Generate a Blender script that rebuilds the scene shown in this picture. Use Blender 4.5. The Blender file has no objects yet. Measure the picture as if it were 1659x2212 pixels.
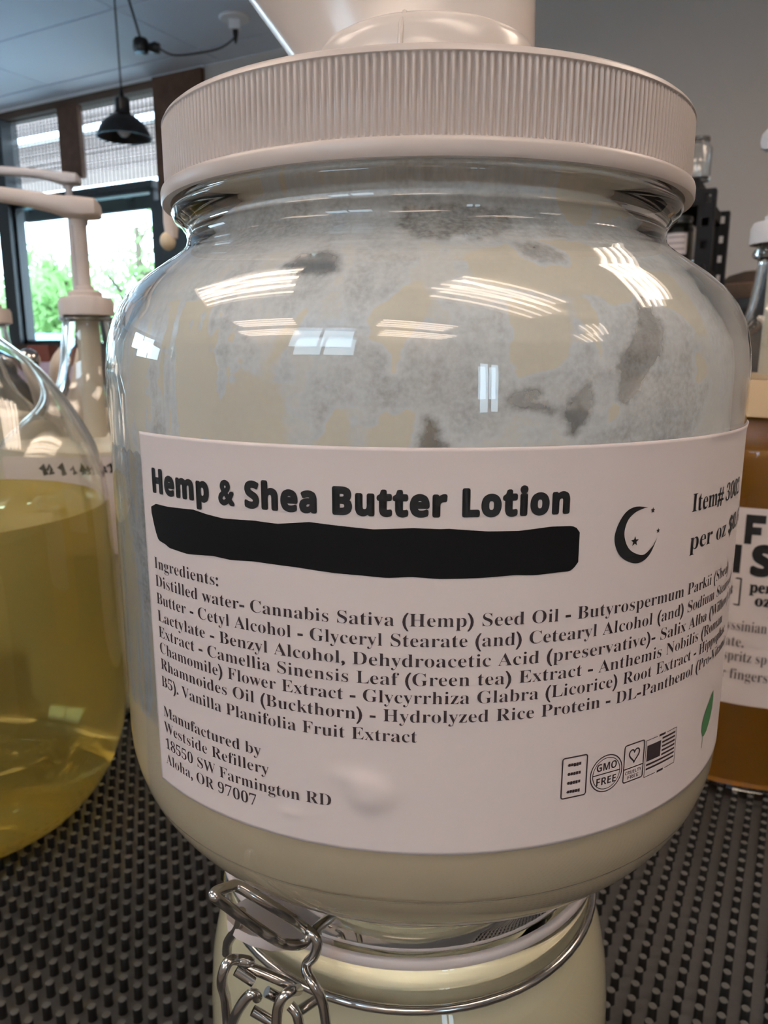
import bpy, bmesh, math, random
import numpy as np
from mathutils import Vector, Matrix
from mathutils.geometry import tessellate_polygon

R = 0.0715            # radius of the big jar in metres; jar-scale lengths below are in this unit
CZ = 1.155            # height of the camera above the floor
SC = bpy.context.scene
COL = SC.collection

# ---------------------------------------------------------------- camera
cam = bpy.data.cameras.new('camera'); camo = bpy.data.objects.new('camera', cam); COL.objects.link(camo)
cam.sensor_fit = 'HORIZONTAL'; cam.sensor_width = 36.0; cam.lens = 36.0 * 1661 / 1659
camo.location = (0, 0, CZ); camo.rotation_euler = (math.radians(90 - 12), 0, 0)
cam.clip_start = 0.005; cam.clip_end = 200
cam.dof.use_dof = True; cam.dof.focus_distance = 0.128; cam.dof.aperture_fstop = 62
SC.camera = camo

# ---------------------------------------------------------------- sky and exposure
world = bpy.data.worlds.new('sky'); SC.world = world; world.use_nodes = True
bg = world.node_tree.nodes['Background']
bg.inputs[0].default_value = (0.62, 0.82, 1.0, 1); bg.inputs[1].default_value = 14.0
SC.view_settings.view_transform = 'Standard'; SC.view_settings.look = 'None'
SC.view_settings.gamma = 1; SC.view_settings.use_curve_mapping = False
SC.view_settings.exposure = -0.52
cy = SC.cycles
cy.max_bounces = 24; cy.transmission_bounces = 16; cy.glossy_bounces = 6; cy.diffuse_bounces = 10
cy.transparent_max_bounces = 20; cy.volume_bounces = 0
cy.caustics_reflective = False; cy.caustics_refractive = True; cy.blur_glossy = 0.0
cy.sample_clamp_indirect = 16.0
cy.use_denoising = True
cy.use_light_tree = True

TUBE_EMIT = 17.0
# room frame: A runs along the window wall, N points out through it
AX = Vector((0.8796, -0.4758, 0)); NX = Vector((0.4758, 0.8796, 0)); ROT = math.atan2(-0.4758, 0.8796)
def room(a, n, z=0.0): return AX * a + NX * n + Vector((0, 0, CZ + z))
CEIL = 1.6            # ceiling above the camera

# daylight through the windows is sampled through portals that fill the openings
def portal(a, n, z, w, h, rot):
    l = bpy.data.lights.new('window_portal', 'AREA'); l.shape = 'RECTANGLE'; l.size = w; l.size_y = h
    l.cycles.is_portal = True
    o = bpy.data.objects.new('window_portal', l); COL.objects.link(o)
    o.location = room(a, n, z); o.rotation_euler = (math.radians(90), 0, ROT + rot)

# ---------------------------------------------------------------- helpers
def tag(o, label=None, cat=None, group=None, kind=None):
    if label: o['label'] = label
    if cat: o['category'] = cat
    if group: o['group'] = group
    if kind: o['kind'] = kind
    return o
def empty(name, loc, rz=0.0):
    o = bpy.data.objects.new(name, None); COL.objects.link(o); o.location = loc; o.rotation_euler = (0, 0, rz)
    o.empty_display_size = 0.02
    return o
def mesh(name, V, F, mat=None, parent=None, smooth=True, angle=40, loc=None, rz=0.0):
    me = bpy.data.meshes.new(name); me.from_pydata([tuple(v) for v in V], [], F); me.update()
    if smooth:
        me.polygons.foreach_set('use_smooth', [True] * len(me.polygons))
        try: me.set_sharp_from_angle(angle=math.radians(angle))
        except Exception: pass
    if mat: me.materials.append(mat)
    return inst(name, me, parent, loc, rz)
def inst(name, me, parent=None, loc=None, rz=0.0):
    o = bpy.data.objects.new(name, me); COL.objects.link(o)
    if parent: o.parent = parent
    if loc is not None: o.location = loc
    o.rotation_euler = (0, 0, rz)
    return o
class MB:
    def __init__(s): s.V = []; s.F = []
    def add(s, V, F):
        k = len(s.V); s.V += [tuple(v) for v in V]; s.F += [tuple(i + k for i in f) for f in F]; return s
    def box(s, x0, x1, y0, y1, z0, z1):
        return s.add([(x0,y0,z0),(x1,y0,z0),(x1,y1,z0),(x0,y1,z0),(x0,y0,z1),(x1,y0,z1),(x1,y1,z1),(x0,y1,z1)],
                     [(0,3,2,1),(4,5,6,7),(0,1,5,4),(1,2,6,5),(2,3,7,6),(3,0,4,7)])
    def lathe(s, prof, seg=48, c=(0, 0), sc=1.0, closed=False, cap=False):
        V = []; F = []; n = len(prof)
        for i in range(seg):
            a = 2 * math.pi * i / seg; ca, sa = math.cos(a), math.sin(a)
            for r, z in prof: V.append(((c[0] + r * ca) * sc, (c[1] + r * sa) * sc, z * sc))
        for i in range(seg):
            j = (i + 1) % seg
            for k in range(n if closed else n - 1):
                l = (k + 1) % n
                F.append((i*n+k, j*n+k, j*n+l, i*n+l))
        if cap:
            F.append(tuple(i*n for i in range(seg))[::-1]); F.append(tuple(i*n+n-1 for i in range(seg)))
        return s.add(V, F)
    def tube(s, P, r, seg=10, close=False, taper=None):
        P = [Vector(p) for p in P]; n = len(P); V = []; F = []
        up = None
        for i, p in enumerate(P):
            a = P[(i-1) % n] if (close or i > 0) else P[i]; b = P[(i+1) % n] if (close or i < n-1) else P[i]
            t = (b - a).normalized()
            if up is None:
                up = t.orthogonal().normalized()
            up = (up - t * up.dot(t)).normalized(); w = t.cross(up)
            rr = r * (taper[i] if taper else 1)
            for k in range(seg):
                q = 2 * math.pi * k / seg
                V.append(p + up * math.cos(q) * rr + w * math.sin(q) * rr)
        for i in range(n if close else n - 1):
            j = (i + 1) % n
            for k in range(seg):
                l = (k + 1) % seg; F.append((i*seg+k, i*seg+l, j*seg+l, j*seg+k))
        if not close:
            F.append(tuple(range(seg))[::-1]); F.append(tuple((n-1)*seg + k for k in range(seg)))
        return s.add(V, F)
    def build(s, name, mat=None, parent=None, **k): return mesh(name, s.V, s.F, mat, parent, **k)
def smooth_path(P, k=6):
    P = [Vector(p) for p in P]; out = []
    for i in range(len(P) - 1):
        p0 = P[max(i-1, 0)]; p1 = P[i]; p2 = P[i+1]; p3 = P[min(i+2, len(P)-1)]
        for j in range(k):
            t = j / k
            out.append(0.5 * ((2*p1) + (p2-p0)*t + (2*p0-5*p1+4*p2-p3)*t*t + (3*p1-p0-3*p2+p3)*t**3))
    out.append(P[-1]); return out
def arc(cx, cz, r, a0, a1, n=6):
    return [(cx + r*math.cos(math.radians(a0+(a1-a0)*i/n)), cz + r*math.sin(math.radians(a0+(a1-a0)*i/n))) for i in range(n+1)]

# ---------------------------------------------------------------- materials
def mat(name, color, rough=0.5, metal=0.0, spec=0.5, trans=0.0, emit=None, estr=0.0, sss=0.0, coat=0.0, noise=None, bump=None, ior=1.5):
    m = bpy.data.materials.new(name); m.use_nodes = True; nt = m.node_tree; b = nt.nodes['Principled BSDF']
    b.inputs['Base Color'].default_value = (*color, 1); b.inputs['Roughness'].default_value = rough
    b.inputs['Metallic'].default_value = metal; b.inputs['Specular IOR Level'].default_value = spec
    b.inputs['Transmission Weight'].default_value = trans; b.inputs['IOR'].default_value = ior
    b.inputs['Coat Weight'].default_value = coat
    if sss:
        b.inputs['Subsurface Weight'].default_value = sss; b.inputs['Subsurface Radius'].default_value = (0.01, 0.008, 0.006); b.inputs['Subsurface Scale'].default_value = 0.5
    if emit: b.inputs['Emission Color'].default_value = (*emit, 1); b.inputs['Emission Strength'].default_value = estr
    if noise or bump:
        tc = nt.nodes.new('ShaderNodeTexCoord'); 
        if noise:
            sc_, amt = noise; nz = nt.nodes.new('ShaderNodeTexNoise'); nz.inputs['Scale'].default_value = sc_; nz.inputs['Detail'].default_value = 6
            nt.links.new(tc.outputs['Object'], nz.inputs['Vector'])
            mx = nt.nodes.new('ShaderNodeMix'); mx.data_type = 'RGBA'
            mx.inputs[6].default_value = (*[c*(1-amt) for c in color], 1); mx.inputs[7].default_value = (*[min(1, c*(1+amt)) for c in color], 1)
            nt.links.new(nz.outputs['Fac'], mx.inputs[0]); nt.links.new(mx.outputs[2], b.inputs['Base Color'])
        if bump:
            sc_, st, dist = bump; nz = nt.nodes.new('ShaderNodeTexNoise'); nz.inputs['Scale'].default_value = sc_; nz.inputs['Detail'].default_value = 5
            nt.links.new(tc.outputs['Object'], nz.inputs['Vector'])
            bp = nt.nodes.new('ShaderNodeBump'); bp.inputs['Strength'].default_value = st; bp.inputs['Distance'].default_value = dist
            nt.links.new(nz.outputs['Fac'], bp.inputs['Height']); nt.links.new(bp.outputs['Normal'], b.inputs['Normal'])
    return m
def glass_mat(name, color, ior=1.5, rough=0.0):
    m = bpy.data.materials.new(name); m.use_nodes = True; nt = m.node_tree
    nt.nodes.remove(nt.nodes['Principled BSDF']); g = nt.nodes.new('ShaderNodeBsdfGlass')
    g.inputs['Color'].default_value = (*color, 1); g.inputs['IOR'].default_value = ior; g.inputs['Roughness'].default_value = rough
    nt.links.new(g.outputs[0], nt.nodes['Material Output'].inputs[0]); return m
def liquid_mat(name, clear, body, f, ior=1.2):
    """tinted liquid, turbid by the share f"""
    m = bpy.data.materials.new(name); m.use_nodes = True; nt = m.node_tree
    nt.nodes.remove(nt.nodes['Principled BSDF'])
    g = nt.nodes.new('ShaderNodeBsdfGlass'); g.inputs['Color'].default_value = (*clear, 1); g.inputs['IOR'].default_value = ior
    d = nt.nodes.new('ShaderNodeBsdfDiffuse'); d.inputs['Color'].default_value = (*body, 1)
    t = nt.nodes.new('ShaderNodeBsdfTranslucent'); t.inputs['Color'].default_value = (*body, 1)
    a = nt.nodes.new('ShaderNodeMixShader'); a.inputs[0].default_value = 0.5
    nt.links.new(d.outputs[0], a.inputs[1]); nt.links.new(t.outputs[0], a.inputs[2])
    b = nt.nodes.new('ShaderNodeMixShader'); b.inputs[0].default_value = f
    nt.links.new(g.outputs[0], b.inputs[1]); nt.links.new(a.outputs[0], b.inputs[2])
    nt.links.new(b.outputs[0], nt.nodes['Material Output'].inputs[0]); return m

M_GLASS = glass_mat('clear glass', (0.99, 0.992, 0.985), 1.5)
M_PLASTIC = mat('white plastic', (0.57, 0.495, 0.455), 0.36)
M_PLASTIC_GLOSS = mat('glossy white plastic', (0.66, 0.585, 0.53), 0.2)
M_PAPER = mat('label paper', (0.69, 0.605, 0.585), 0.42, bump=(900, 0.05, 0.0002))
M_INK = mat('black ink', (0.012, 0.012, 0.014), 0.45)
M_INK_BROWN = mat('dark ink', (0.045, 0.03, 0.035), 0.5)
M_MARKER = mat('black marker', (0.005, 0.005, 0.006), 0.6, spec=0.2)
M_GREEN = mat('green ink', (0.07, 0.20, 0.08), 0.5)
M_CHROME = mat('chrome wire', (0.52, 0.50, 0.48), 0.16, metal=1.0)
M_SILICONE = mat('pale silicone', (0.72, 0.63, 0.60), 0.5)
M_LOTION = mat('cream lotion', (0.90, 0.76, 0.53), 0.55)
M_LOTION_GREEN = mat('pale green cream', (0.92, 0.84, 0.58), 0.6)
M_RUBBER_SHADE = mat('black rubber', (0.010, 0.010, 0.010), 0.6, spec=0.3)  # nub sides: their shade is put into this near-black
M_RUBBER_TOP = mat('lit grey nub top', (0.085, 0.083, 0.078), 0.5, noise=(260, 0.3))  # nub tops: light from above put into a paler grey
M_RUBBER_DARK = mat('lit black rubber sheet', (0.062, 0.058, 0.056), 0.36, noise=(300, 0.3))  # sheet colour raised to carry the bright reflections between the nubs
M_BLACK = mat('black counter', (0.012, 0.012, 0.013), 0.6)
M_YELLOW = liquid_mat('yellow liquid', (1.0, 0.93, 0.58), (1.0, 0.80, 0.25), 0.36)
M_AMBER = liquid_mat('amber liquid', (0.75, 0.42, 0.10), (0.80, 0.36, 0.05), 0.8)
M_FOAM = mat('cream foam', (0.48, 0.35, 0.21), 0.7)
M_MILK = mat('milky soap', (0.85, 0.76, 0.60), 0.5)

# lotion smeared thinly on the inside of the glass: coverage is stored per vertex
def film_mat():
    m = bpy.data.materials.new('lotion film'); m.use_nodes = True; nt = m.node_tree; N = nt.nodes; L = nt.links
    N.remove(N['Principled BSDF'])
    at = N.new('ShaderNodeAttribute'); at.attribute_name = 'cover'
    tc = N.new('ShaderNodeTexCoord')
    n1 = N.new('ShaderNodeTexNoise'); n1.inputs['Scale'].default_value = 1100; n1.inputs['Detail'].default_value = 3
    L.new(tc.outputs['Object'], n1.inputs['Vector'])
    mp = N.new('ShaderNodeMapRange'); mp.inputs[1].default_value = 0.3; mp.inputs[2].default_value = 0.7; mp.inputs[3].default_value = -0.16; mp.inputs[4].default_value = 0.16
    L.new(n1.outputs['Fac'], mp.inputs[0])
    # speckle matters only where the film is thin: weight c*(1-c)*4
    om = N.new('ShaderNodeMath'); om.operation = 'SUBTRACT'; om.inputs[0].default_value = 1; L.new(at.outputs['Fac'], om.inputs[1])
    w = N.new('ShaderNodeMath'); w.operation = 'MULTIPLY'; L.new(at.outputs['Fac'], w.inputs[0]); L.new(om.outputs[0], w.inputs[1])
    w4 = N.new('ShaderNodeMath'); w4.operation = 'MULTIPLY'; w4.inputs[1].default_value = 4; L.new(w.outputs[0], w4.inputs[0])
    sp = N.new('ShaderNodeMath'); sp.operation = 'MULTIPLY'; L.new(w4.outputs[0], sp.inputs[0]); L.new(mp.outputs[0], sp.inputs[1])
    ad = N.new('ShaderNodeMath'); ad.operation = 'ADD'; ad.use_clamp = True; L.new(at.outputs['Fac'], ad.inputs[0]); L.new(sp.outputs[0], ad.inputs[1])
    tr = N.new('ShaderNodeBsdfTransparent')
    d = N.new('ShaderNodeBsdfDiffuse'); d.inputs['Color'].default_value = (0.90, 0.85, 0.74, 1)
    t = N.new('ShaderNodeBsdfTranslucent'); t.inputs['Color'].default_value = (0.92, 0.89, 0.82, 1)
    th = N.new('ShaderNodeMapRange'); th.inputs[1].default_value = 0.935; th.inputs[2].default_value = 0.965; L.new(at.outputs['Fac'], th.inputs[0])
    for node, thin, thick in ((d, (0.93, 0.965, 1.0), (0.93, 0.875, 0.76)), (t, (0.90, 0.94, 1.0), (0.94, 0.89, 0.78))):
        cm = N.new('ShaderNodeMix'); cm.data_type = 'RGBA'; cm.inputs[6].default_value = (*thin, 1); cm.inputs[7].default_value = (*thick, 1)
        L.new(th.outputs[0], cm.inputs[0]); L.new(cm.outputs[2], node.inputs['Color'])
    a = N.new('ShaderNodeMixShader'); a.inputs[0].default_value = 0.45; L.new(d.outputs[0], a.inputs[1]); L.new(t.outputs[0], a.inputs[2])
    b = N.new('ShaderNodeMixShader'); L.new(ad.outputs[0], b.inputs[0]); L.new(tr.outputs[0], b.inputs[1]); L.new(a.outputs[0], b.inputs[2])
    L.new(b.outputs[0], N['Material Output'].inputs[0]); return m
M_FILM = film_mat()

# ---------------------------------------------------------------- glyph outlines and surface tables
FONT_SERIF={
'#':(0.584,[[98,309,78,211,1,211,1,177,71,177,53,92,1,92,1,57,46,57,25,-41,61,-41,82,57,179,57,158,-41,194,-41,215,57,292,57,292,92,222,92,240,177,292,177,292,211,247,211,267,309,231,309,211,211,114,211,134,309],[107,177,204,177,186,92,89,92]]),
'$':(0.542,[[235,298,212,312,186,322,161,328,161,346,120,346,120,328,69,311,37,279,26,236,36,202,67,171,120,149,120,41,83,52,55,67,26,91,26,31,56,14,87,1,120,-5,120,-59,161,-59,161,-5,211,14,241,48,251,88,240,130,209,163,161,185,161,284,187,274,214,261,235,244],[120,198,94,210,80,225,75,243,81,261,96,276,120,284],[161,131,185,118,199,103,203,84,198,64,184,50,161,41]]),
'(':(0.323,[[84,116,91,202,115,279,156,347,129,347,77,280,44,200,32,116,44,32,77,-48,129,-115,156,-115,115,-47,91,30]]),
')':(0.323,[[78,116,70,30,46,-47,6,-115,33,-115,84,-48,118,32,130,116,118,200,84,280,33,347,6,347,46,279,70,202]]),
',':(0.219,[[30,-59,62,-42,82,-16,88,13,84,39,71,55,53,62,31,53,23,33,30,13,48,5,46,-25,30,-50]]),
'-':(0.323,[[142,134,20,134,20,87,142,87]]),
'.':(0.219,[[55,56,33,47,25,26,33,4,55,-5,76,4,85,26,76,47]]),
'0':(0.559,[[167,-2,191,5,211,18,227,35,240,57,250,82,257,111,261,144,263,179,261,214,257,247,250,276,240,301,227,322,211,340,191,352,168,360,141,362,112,360,88,352,68,340,51,322,38,301,29,276,22,247,18,215,17,180,18,144,22,112,29,83,38,57,51,35,68,18,88,5,112,-2,140,-5],[117,38,104,68,99,98,96,135,95,179,96,223,99,260,104,290,117,320,141,330,163,320,177,290,181,260,184,223,185,179,184,135,181,98,177,68,163,38,140,28]]),
'1':(0.559,[[255,0,255,27,215,27,202,29,194,35,190,45,189,59,189,359,133,359,98,333,75,317,55,307,21,295,23,279,30,268,39,260,50,258,65,261,80,272,115,310,115,59,113,43,109,34,101,28,90,27,49,27,49,0]]),
'2':(0.559,[[254,0,257,105,227,105,223,90,217,75,208,64,196,57,182,55,65,55,115,103,178,164,193,180,206,195,217,209,229,228,238,245,242,262,244,279,241,303,231,323,215,340,192,352,164,360,130,362,106,361,86,358,69,353,47,342,32,328,23,312,20,295,24,271,37,256,58,248,84,245,85,271,88,293,94,310,108,326,130,332,146,328,158,318,166,301,169,277,167,252,162,229,153,206,139,183,126,166,111,147,92,127,18,52,18,0]]),
'3':(0.559,[[147,-4,172,1,194,8,215,19,232,33,245,52,254,75,257,103,253,129,243,150,227,166,208,177,188,185,168,191,188,199,206,210,222,224,234,241,242,259,244,281,241,305,230,325,213,341,190,353,162,360,128,362,95,360,68,354,46,344,25,323,18,299,22,279,35,265,56,257,83,254,84,273,86,291,91,307,99,320,110,329,126,332,144,328,157,316,165,298,168,274,164,244,152,220,132,205,104,200,71,200,71,169,102,169,125,167,144,161,160,151,175,130,180,104,177,78,171,59,161,45,149,37,134,32,118,30,93,34,73,46,61,66,57,94,41,91,27,84,17,72,14,55,17,40,25,26,40,13,60,4,78,-1,98,-4,122,-5]]),
'5':(0.559,[[145,-4,168,1,190,9,210,20,228,36,241,56,250,80,253,110,249,143,237,169,218,190,192,205,161,214,125,217,94,215,70,210,78,302,182,302,192,301,199,297,202,291,205,283,209,266,238,266,235,357,46,357,30,184,53,175,77,181,91,183,109,184,137,179,159,166,172,143,177,110,174,83,168,62,158,47,146,37,131,32,115,30,97,32,83,39,72,49,65,62,61,76,60,90,44,88,31,82,23,71,20,56,23,40,30,26,43,14,62,4,79,-1,99,-4,123,-5]]),
'6':(0.559,[[181,-1,210,10,233,29,249,53,259,82,262,116,259,146,250,171,235,192,215,207,190,216,162,219,139,218,120,213,105,207,93,201,97,240,103,272,114,298,134,324,161,333,172,330,181,323,187,312,191,298,194,268,222,271,240,280,250,292,254,307,251,321,245,334,233,345,217,354,194,360,165,362,142,360,121,355,102,347,85,335,70,321,58,305,47,286,38,265,31,242,26,218,23,192,23,165,24,129,29,97,38,69,50,46,64,28,82,13,101,3,123,-3,147,-5],[127,36,109,60,100,86,95,121,93,165,102,173,115,181,130,187,144,189,163,184,177,170,184,155,188,135,190,111,188,84,185,64,178,48,165,33,148,28]]),
'7':(0.559,[[125,0,263,333,263,357,25,357,22,252,52,252,55,277,64,296,84,303,216,303,83,0]]),
'8':(0.559,[[174,-2,205,7,231,21,250,41,261,65,265,95,260,123,246,149,230,164,209,179,182,194,209,210,231,227,244,248,249,275,246,298,237,319,222,337,202,351,175,359,143,362,116,361,93,356,74,349,52,334,38,315,29,294,27,271,31,244,43,220,55,206,70,193,89,181,68,169,50,157,35,144,20,120,15,91,18,66,28,43,45,23,68,8,88,1,110,-4,137,-5],[128,223,111,237,100,254,97,277,100,299,108,317,121,329,140,333,154,331,165,325,174,315,181,303,185,290,186,275,184,253,178,236,167,222,151,211],[116,28,98,42,86,63,83,89,85,113,94,133,106,148,122,161,145,149,164,138,178,127,191,108,195,86,191,61,180,41,162,28,139,24]]),
'9':(0.559,[[138,-3,160,2,179,11,196,22,211,36,224,53,234,72,243,94,249,117,253,141,256,167,257,194,255,231,250,263,241,290,229,313,214,331,197,345,177,354,155,360,132,362,109,360,89,355,71,347,48,329,31,304,24,285,19,264,18,241,21,210,30,184,45,164,65,149,89,140,116,138,139,140,158,147,174,158,187,172,176,91,153,43,116,27,94,30,77,42,65,59,56,80,45,76,38,70,33,62,32,52,34,38,40,25,50,13,66,3,87,-3,114,-5],[111,181,95,205,90,244,91,270,95,291,102,307,116,323,135,329,156,321,172,300,180,277,185,246,187,207,178,193,167,183,153,176,137,174]]),
':':(0.219,[[55,229,33,220,25,199,33,178,55,169,76,178,85,199,76,220],[55,56,33,47,25,26,33,4,55,-5,76,4,85,26,76,47]]),
'A':(0.650,[[95,0,95,14,92,14,65,19,56,36,56,44,59,53,77,99,188,99,203,61,209,44,211,34,201,19,171,14,171,0,330,0,330,14,316,17,306,26,297,41,286,65,167,347,154,347,37,56,27,35,18,23,7,16,-7,14,-7,0],[132,238,180,120,85,120]]),
'B':(0.659,[[177,0,216,3,250,11,276,26,296,45,308,69,312,98,301,138,268,166,214,184,259,199,286,225,295,261,280,304,237,330,164,339,12,339,12,327,27,325,38,322,46,316,52,307,55,293,56,275,56,61,53,38,47,24,33,16,12,13,12,0],[136,291,137,307,140,316,147,321,161,323,185,319,201,307,209,287,212,257,208,224,196,203,174,191,140,188,136,188],[151,20,142,25,137,34,136,49,136,172,147,172,172,170,192,164,206,155,216,140,222,121,224,96,223,71,218,51,211,37,193,23,165,18]]),
'C':(0.697,[[247,0,294,25,333,66,319,79,303,61,285,45,267,33,247,24,227,19,207,18,151,34,118,85,107,169,117,258,147,312,198,330,222,327,244,318,265,303,284,283,300,258,312,230,325,230,325,347,312,347,304,330,289,324,281,325,274,328,244,338,217,344,193,347,161,344,131,336,103,324,79,307,58,286,42,261,29,233,22,203,20,170,22,137,29,106,42,78,58,53,78,32,102,15,129,2,159,-5,191,-8]]),
'D':(0.738,[[170,0,269,19,329,75,349,170,343,220,328,262,302,295,266,319,220,334,165,339,11,339,11,327,32,324,45,317,53,303,55,279,55,56,53,34,47,22,35,16,15,13,15,0],[150,20,141,25,137,36,136,54,136,287,137,304,141,315,150,321,166,323,219,306,250,255,261,171,258,124,251,85,238,56,219,35,195,22,166,18]]),
'E':(0.658,[[300,0,320,107,306,107,292,78,276,56,257,40,233,29,215,24,195,21,172,21,154,22,143,26,138,35,136,50,136,166,138,166,161,164,179,159,193,149,203,135,210,115,214,88,227,88,227,257,215,257,209,233,202,214,193,200,173,187,144,183,136,183,136,289,137,302,139,310,142,316,149,319,173,321,206,319,233,313,253,303,269,287,279,266,286,238,297,238,297,339,12,339,12,327,33,324,46,317,54,301,56,275,56,58,54,36,47,22,33,15,11,13,11,0]]),
'F':(0.602,[[191,0,191,13,171,14,156,18,146,23,140,32,137,44,136,60,136,167,141,167,170,162,191,149,200,135,207,114,212,88,225,88,225,258,212,258,207,234,200,215,191,201,170,188,142,184,136,184,136,297,136,307,138,314,142,318,149,320,171,321,194,320,214,317,231,313,250,303,265,287,274,266,281,238,293,238,293,339,11,339,11,327,32,322,46,315,53,302,56,279,56,62,53,39,47,25,33,17,12,13,12,0]]),
'G':(0.756,[[244,-4,288,5,332,22,332,96,334,115,340,127,352,133,373,136,373,148,205,148,205,136,230,133,245,127,252,115,255,95,255,53,252,34,244,20,229,12,205,10,177,14,153,28,134,50,120,82,111,121,109,170,119,259,149,312,199,330,223,327,245,317,266,302,285,282,300,258,312,229,326,229,326,347,312,347,307,337,302,330,296,326,289,325,282,325,275,328,246,338,218,344,192,347,160,344,131,336,104,324,80,307,59,286,43,262,30,234,23,204,21,171,23,136,30,105,43,77,60,52,80,31,105,15,134,2,165,-5,200,-8]]),
'H':(0.779,[[180,0,180,13,158,16,145,24,138,37,136,60,136,165,255,165,255,60,252,36,245,23,232,16,210,13,210,0,378,0,378,13,356,16,343,25,337,39,335,60,335,282,337,303,343,316,356,323,378,327,378,339,210,339,210,327,227,324,239,322,246,317,251,309,254,298,255,282,255,187,136,187,136,282,136,298,139,309,144,317,152,322,164,324,180,327,180,339,12,339,12,327,33,323,46,316,53,302,56,282,56,60,53,37,47,24,33,16,12,13,12,0]]),
'I':(0.388,[[183,0,183,13,166,16,153,20,145,25,140,33,137,44,136,58,136,288,138,307,146,318,160,324,182,327,182,339,10,339,10,327,33,324,47,318,54,307,56,288,56,56,53,36,46,24,31,17,10,13,10,0]]),
'L':(0.635,[[299,0,318,115,305,115,296,93,286,75,275,59,257,41,234,30,217,25,197,21,174,21,159,21,149,23,142,28,138,35,136,46,136,62,136,282,137,298,140,310,146,318,155,323,168,326,186,327,186,339,12,339,12,327,33,323,46,316,53,303,56,282,56,60,53,37,47,24,33,16,12,13,12,0]]),
'M':(0.944,[[126,0,126,13,104,15,89,22,81,36,79,60,79,290,201,0,215,0,339,297,339,62,338,45,335,33,330,24,322,19,310,15,295,13,295,0,459,0,459,13,444,14,433,17,425,23,421,32,418,45,417,64,417,282,419,302,426,315,439,323,460,327,460,339,335,339,236,106,138,339,11,339,11,327,27,325,39,322,47,317,53,310,55,299,56,285,56,59,53,37,46,24,32,16,11,13,11,0]]),
'N':(0.735,[[314,-8,314,281,316,303,323,316,335,323,357,327,357,339,247,339,247,327,263,324,275,321,283,316,288,308,290,297,291,281,291,126,117,339,14,339,14,327,27,323,36,313,57,289,57,59,56,43,53,31,48,23,40,17,29,14,14,13,14,0,124,0,124,13,102,16,88,23,82,36,80,59,80,261,300,-8]]),
'O':(0.782,[[219,-7,242,-2,264,6,285,16,304,28,321,43,335,60,348,79,358,100,365,122,370,145,371,170,370,194,365,218,358,241,348,261,336,280,321,297,304,311,286,324,266,334,244,341,222,346,198,347,173,346,149,341,127,334,106,323,87,311,71,296,56,279,43,260,34,239,26,217,22,194,21,170,22,145,26,122,34,100,43,79,56,60,70,43,87,28,105,16,126,6,147,-2,170,-7,194,-8],[172,14,150,27,132,50,119,82,111,121,108,170,118,259,146,312,194,330,219,325,241,312,259,289,272,258,280,218,282,170,273,80,245,27,197,9]]),
'P':(0.622,[[180,0,180,13,158,16,145,24,138,37,136,60,136,153,180,153,218,156,249,164,273,179,291,198,301,221,305,247,301,273,290,296,273,314,250,328,228,334,198,338,159,339,12,339,12,327,33,323,46,316,53,302,56,282,56,60,53,37,47,24,33,16,12,13,12,0],[136,297,137,308,141,316,148,320,161,321,187,316,205,303,214,279,218,245,214,211,202,188,182,175,150,171,136,171]]),
'R':(0.704,[[180,0,180,13,158,16,145,24,138,37,136,60,136,158,150,158,252,0,358,0,356,13,345,14,337,19,322,38,235,167,277,185,302,212,311,249,306,277,294,300,274,317,245,329,207,337,162,339,12,339,12,327,33,323,46,316,53,302,56,282,56,60,53,37,47,24,33,16,12,13,12,0],[136,287,137,304,141,315,151,319,167,321,200,313,219,289,226,250,224,226,218,207,208,192,185,179,152,174,136,174]]),
'S':(0.581,[[46,-8,48,0,52,5,56,8,63,9,73,7,94,1,118,-6,143,-8,167,-6,189,-2,209,6,234,22,252,43,264,69,268,99,266,121,261,140,251,157,236,174,216,189,189,203,141,226,118,238,102,251,92,265,89,283,93,302,104,318,122,328,145,331,165,328,185,319,203,305,219,287,231,264,240,238,252,238,252,347,239,347,233,335,223,331,217,332,210,334,171,344,153,346,138,347,110,344,86,335,65,320,50,300,40,275,37,247,39,225,46,205,57,188,73,172,95,157,121,142,168,119,190,105,203,87,208,67,203,45,191,27,172,15,147,11,122,14,101,23,83,37,68,58,56,84,47,118,32,118,32,-8]]),
'V':(0.637,[[171,-10,285,285,294,306,304,318,315,324,329,327,329,339,223,339,223,327,241,325,254,322,262,315,264,305,263,294,259,281,193,107,120,282,115,295,114,305,116,315,124,322,137,325,157,327,157,339,-11,339,-11,327,6,322,17,313,25,300,33,284,158,-10]]),
'W':(0.910,[[142,-8,235,230,319,-8,332,-8,428,282,435,301,443,314,452,322,465,327,465,339,375,339,375,327,390,325,401,321,407,313,409,303,407,291,403,275,353,124,297,288,293,307,301,322,327,327,327,339,171,339,171,327,188,324,199,320,207,311,213,297,224,263,166,114,110,278,106,293,105,306,106,315,112,322,121,325,135,327,135,339,-12,339,-12,327,2,324,11,318,18,308,24,293,127,-8]]),
'a':(0.512,[[209,-4,228,5,245,21,239,31,232,27,227,26,222,27,220,30,218,47,218,157,216,182,208,202,196,218,178,228,153,235,121,237,94,235,71,229,51,220,37,207,28,193,25,176,27,162,33,151,44,144,58,142,71,144,82,150,89,160,92,172,90,181,85,191,78,204,86,216,110,220,127,218,139,210,146,198,148,180,148,142,106,129,73,115,47,101,29,86,19,68,15,47,19,26,30,9,48,-3,71,-7,99,-3,125,8,149,26,161,1,190,-8],[94,34,88,62,95,92,115,113,148,126,148,47,139,37,130,31,120,26,113,25]]),
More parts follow.
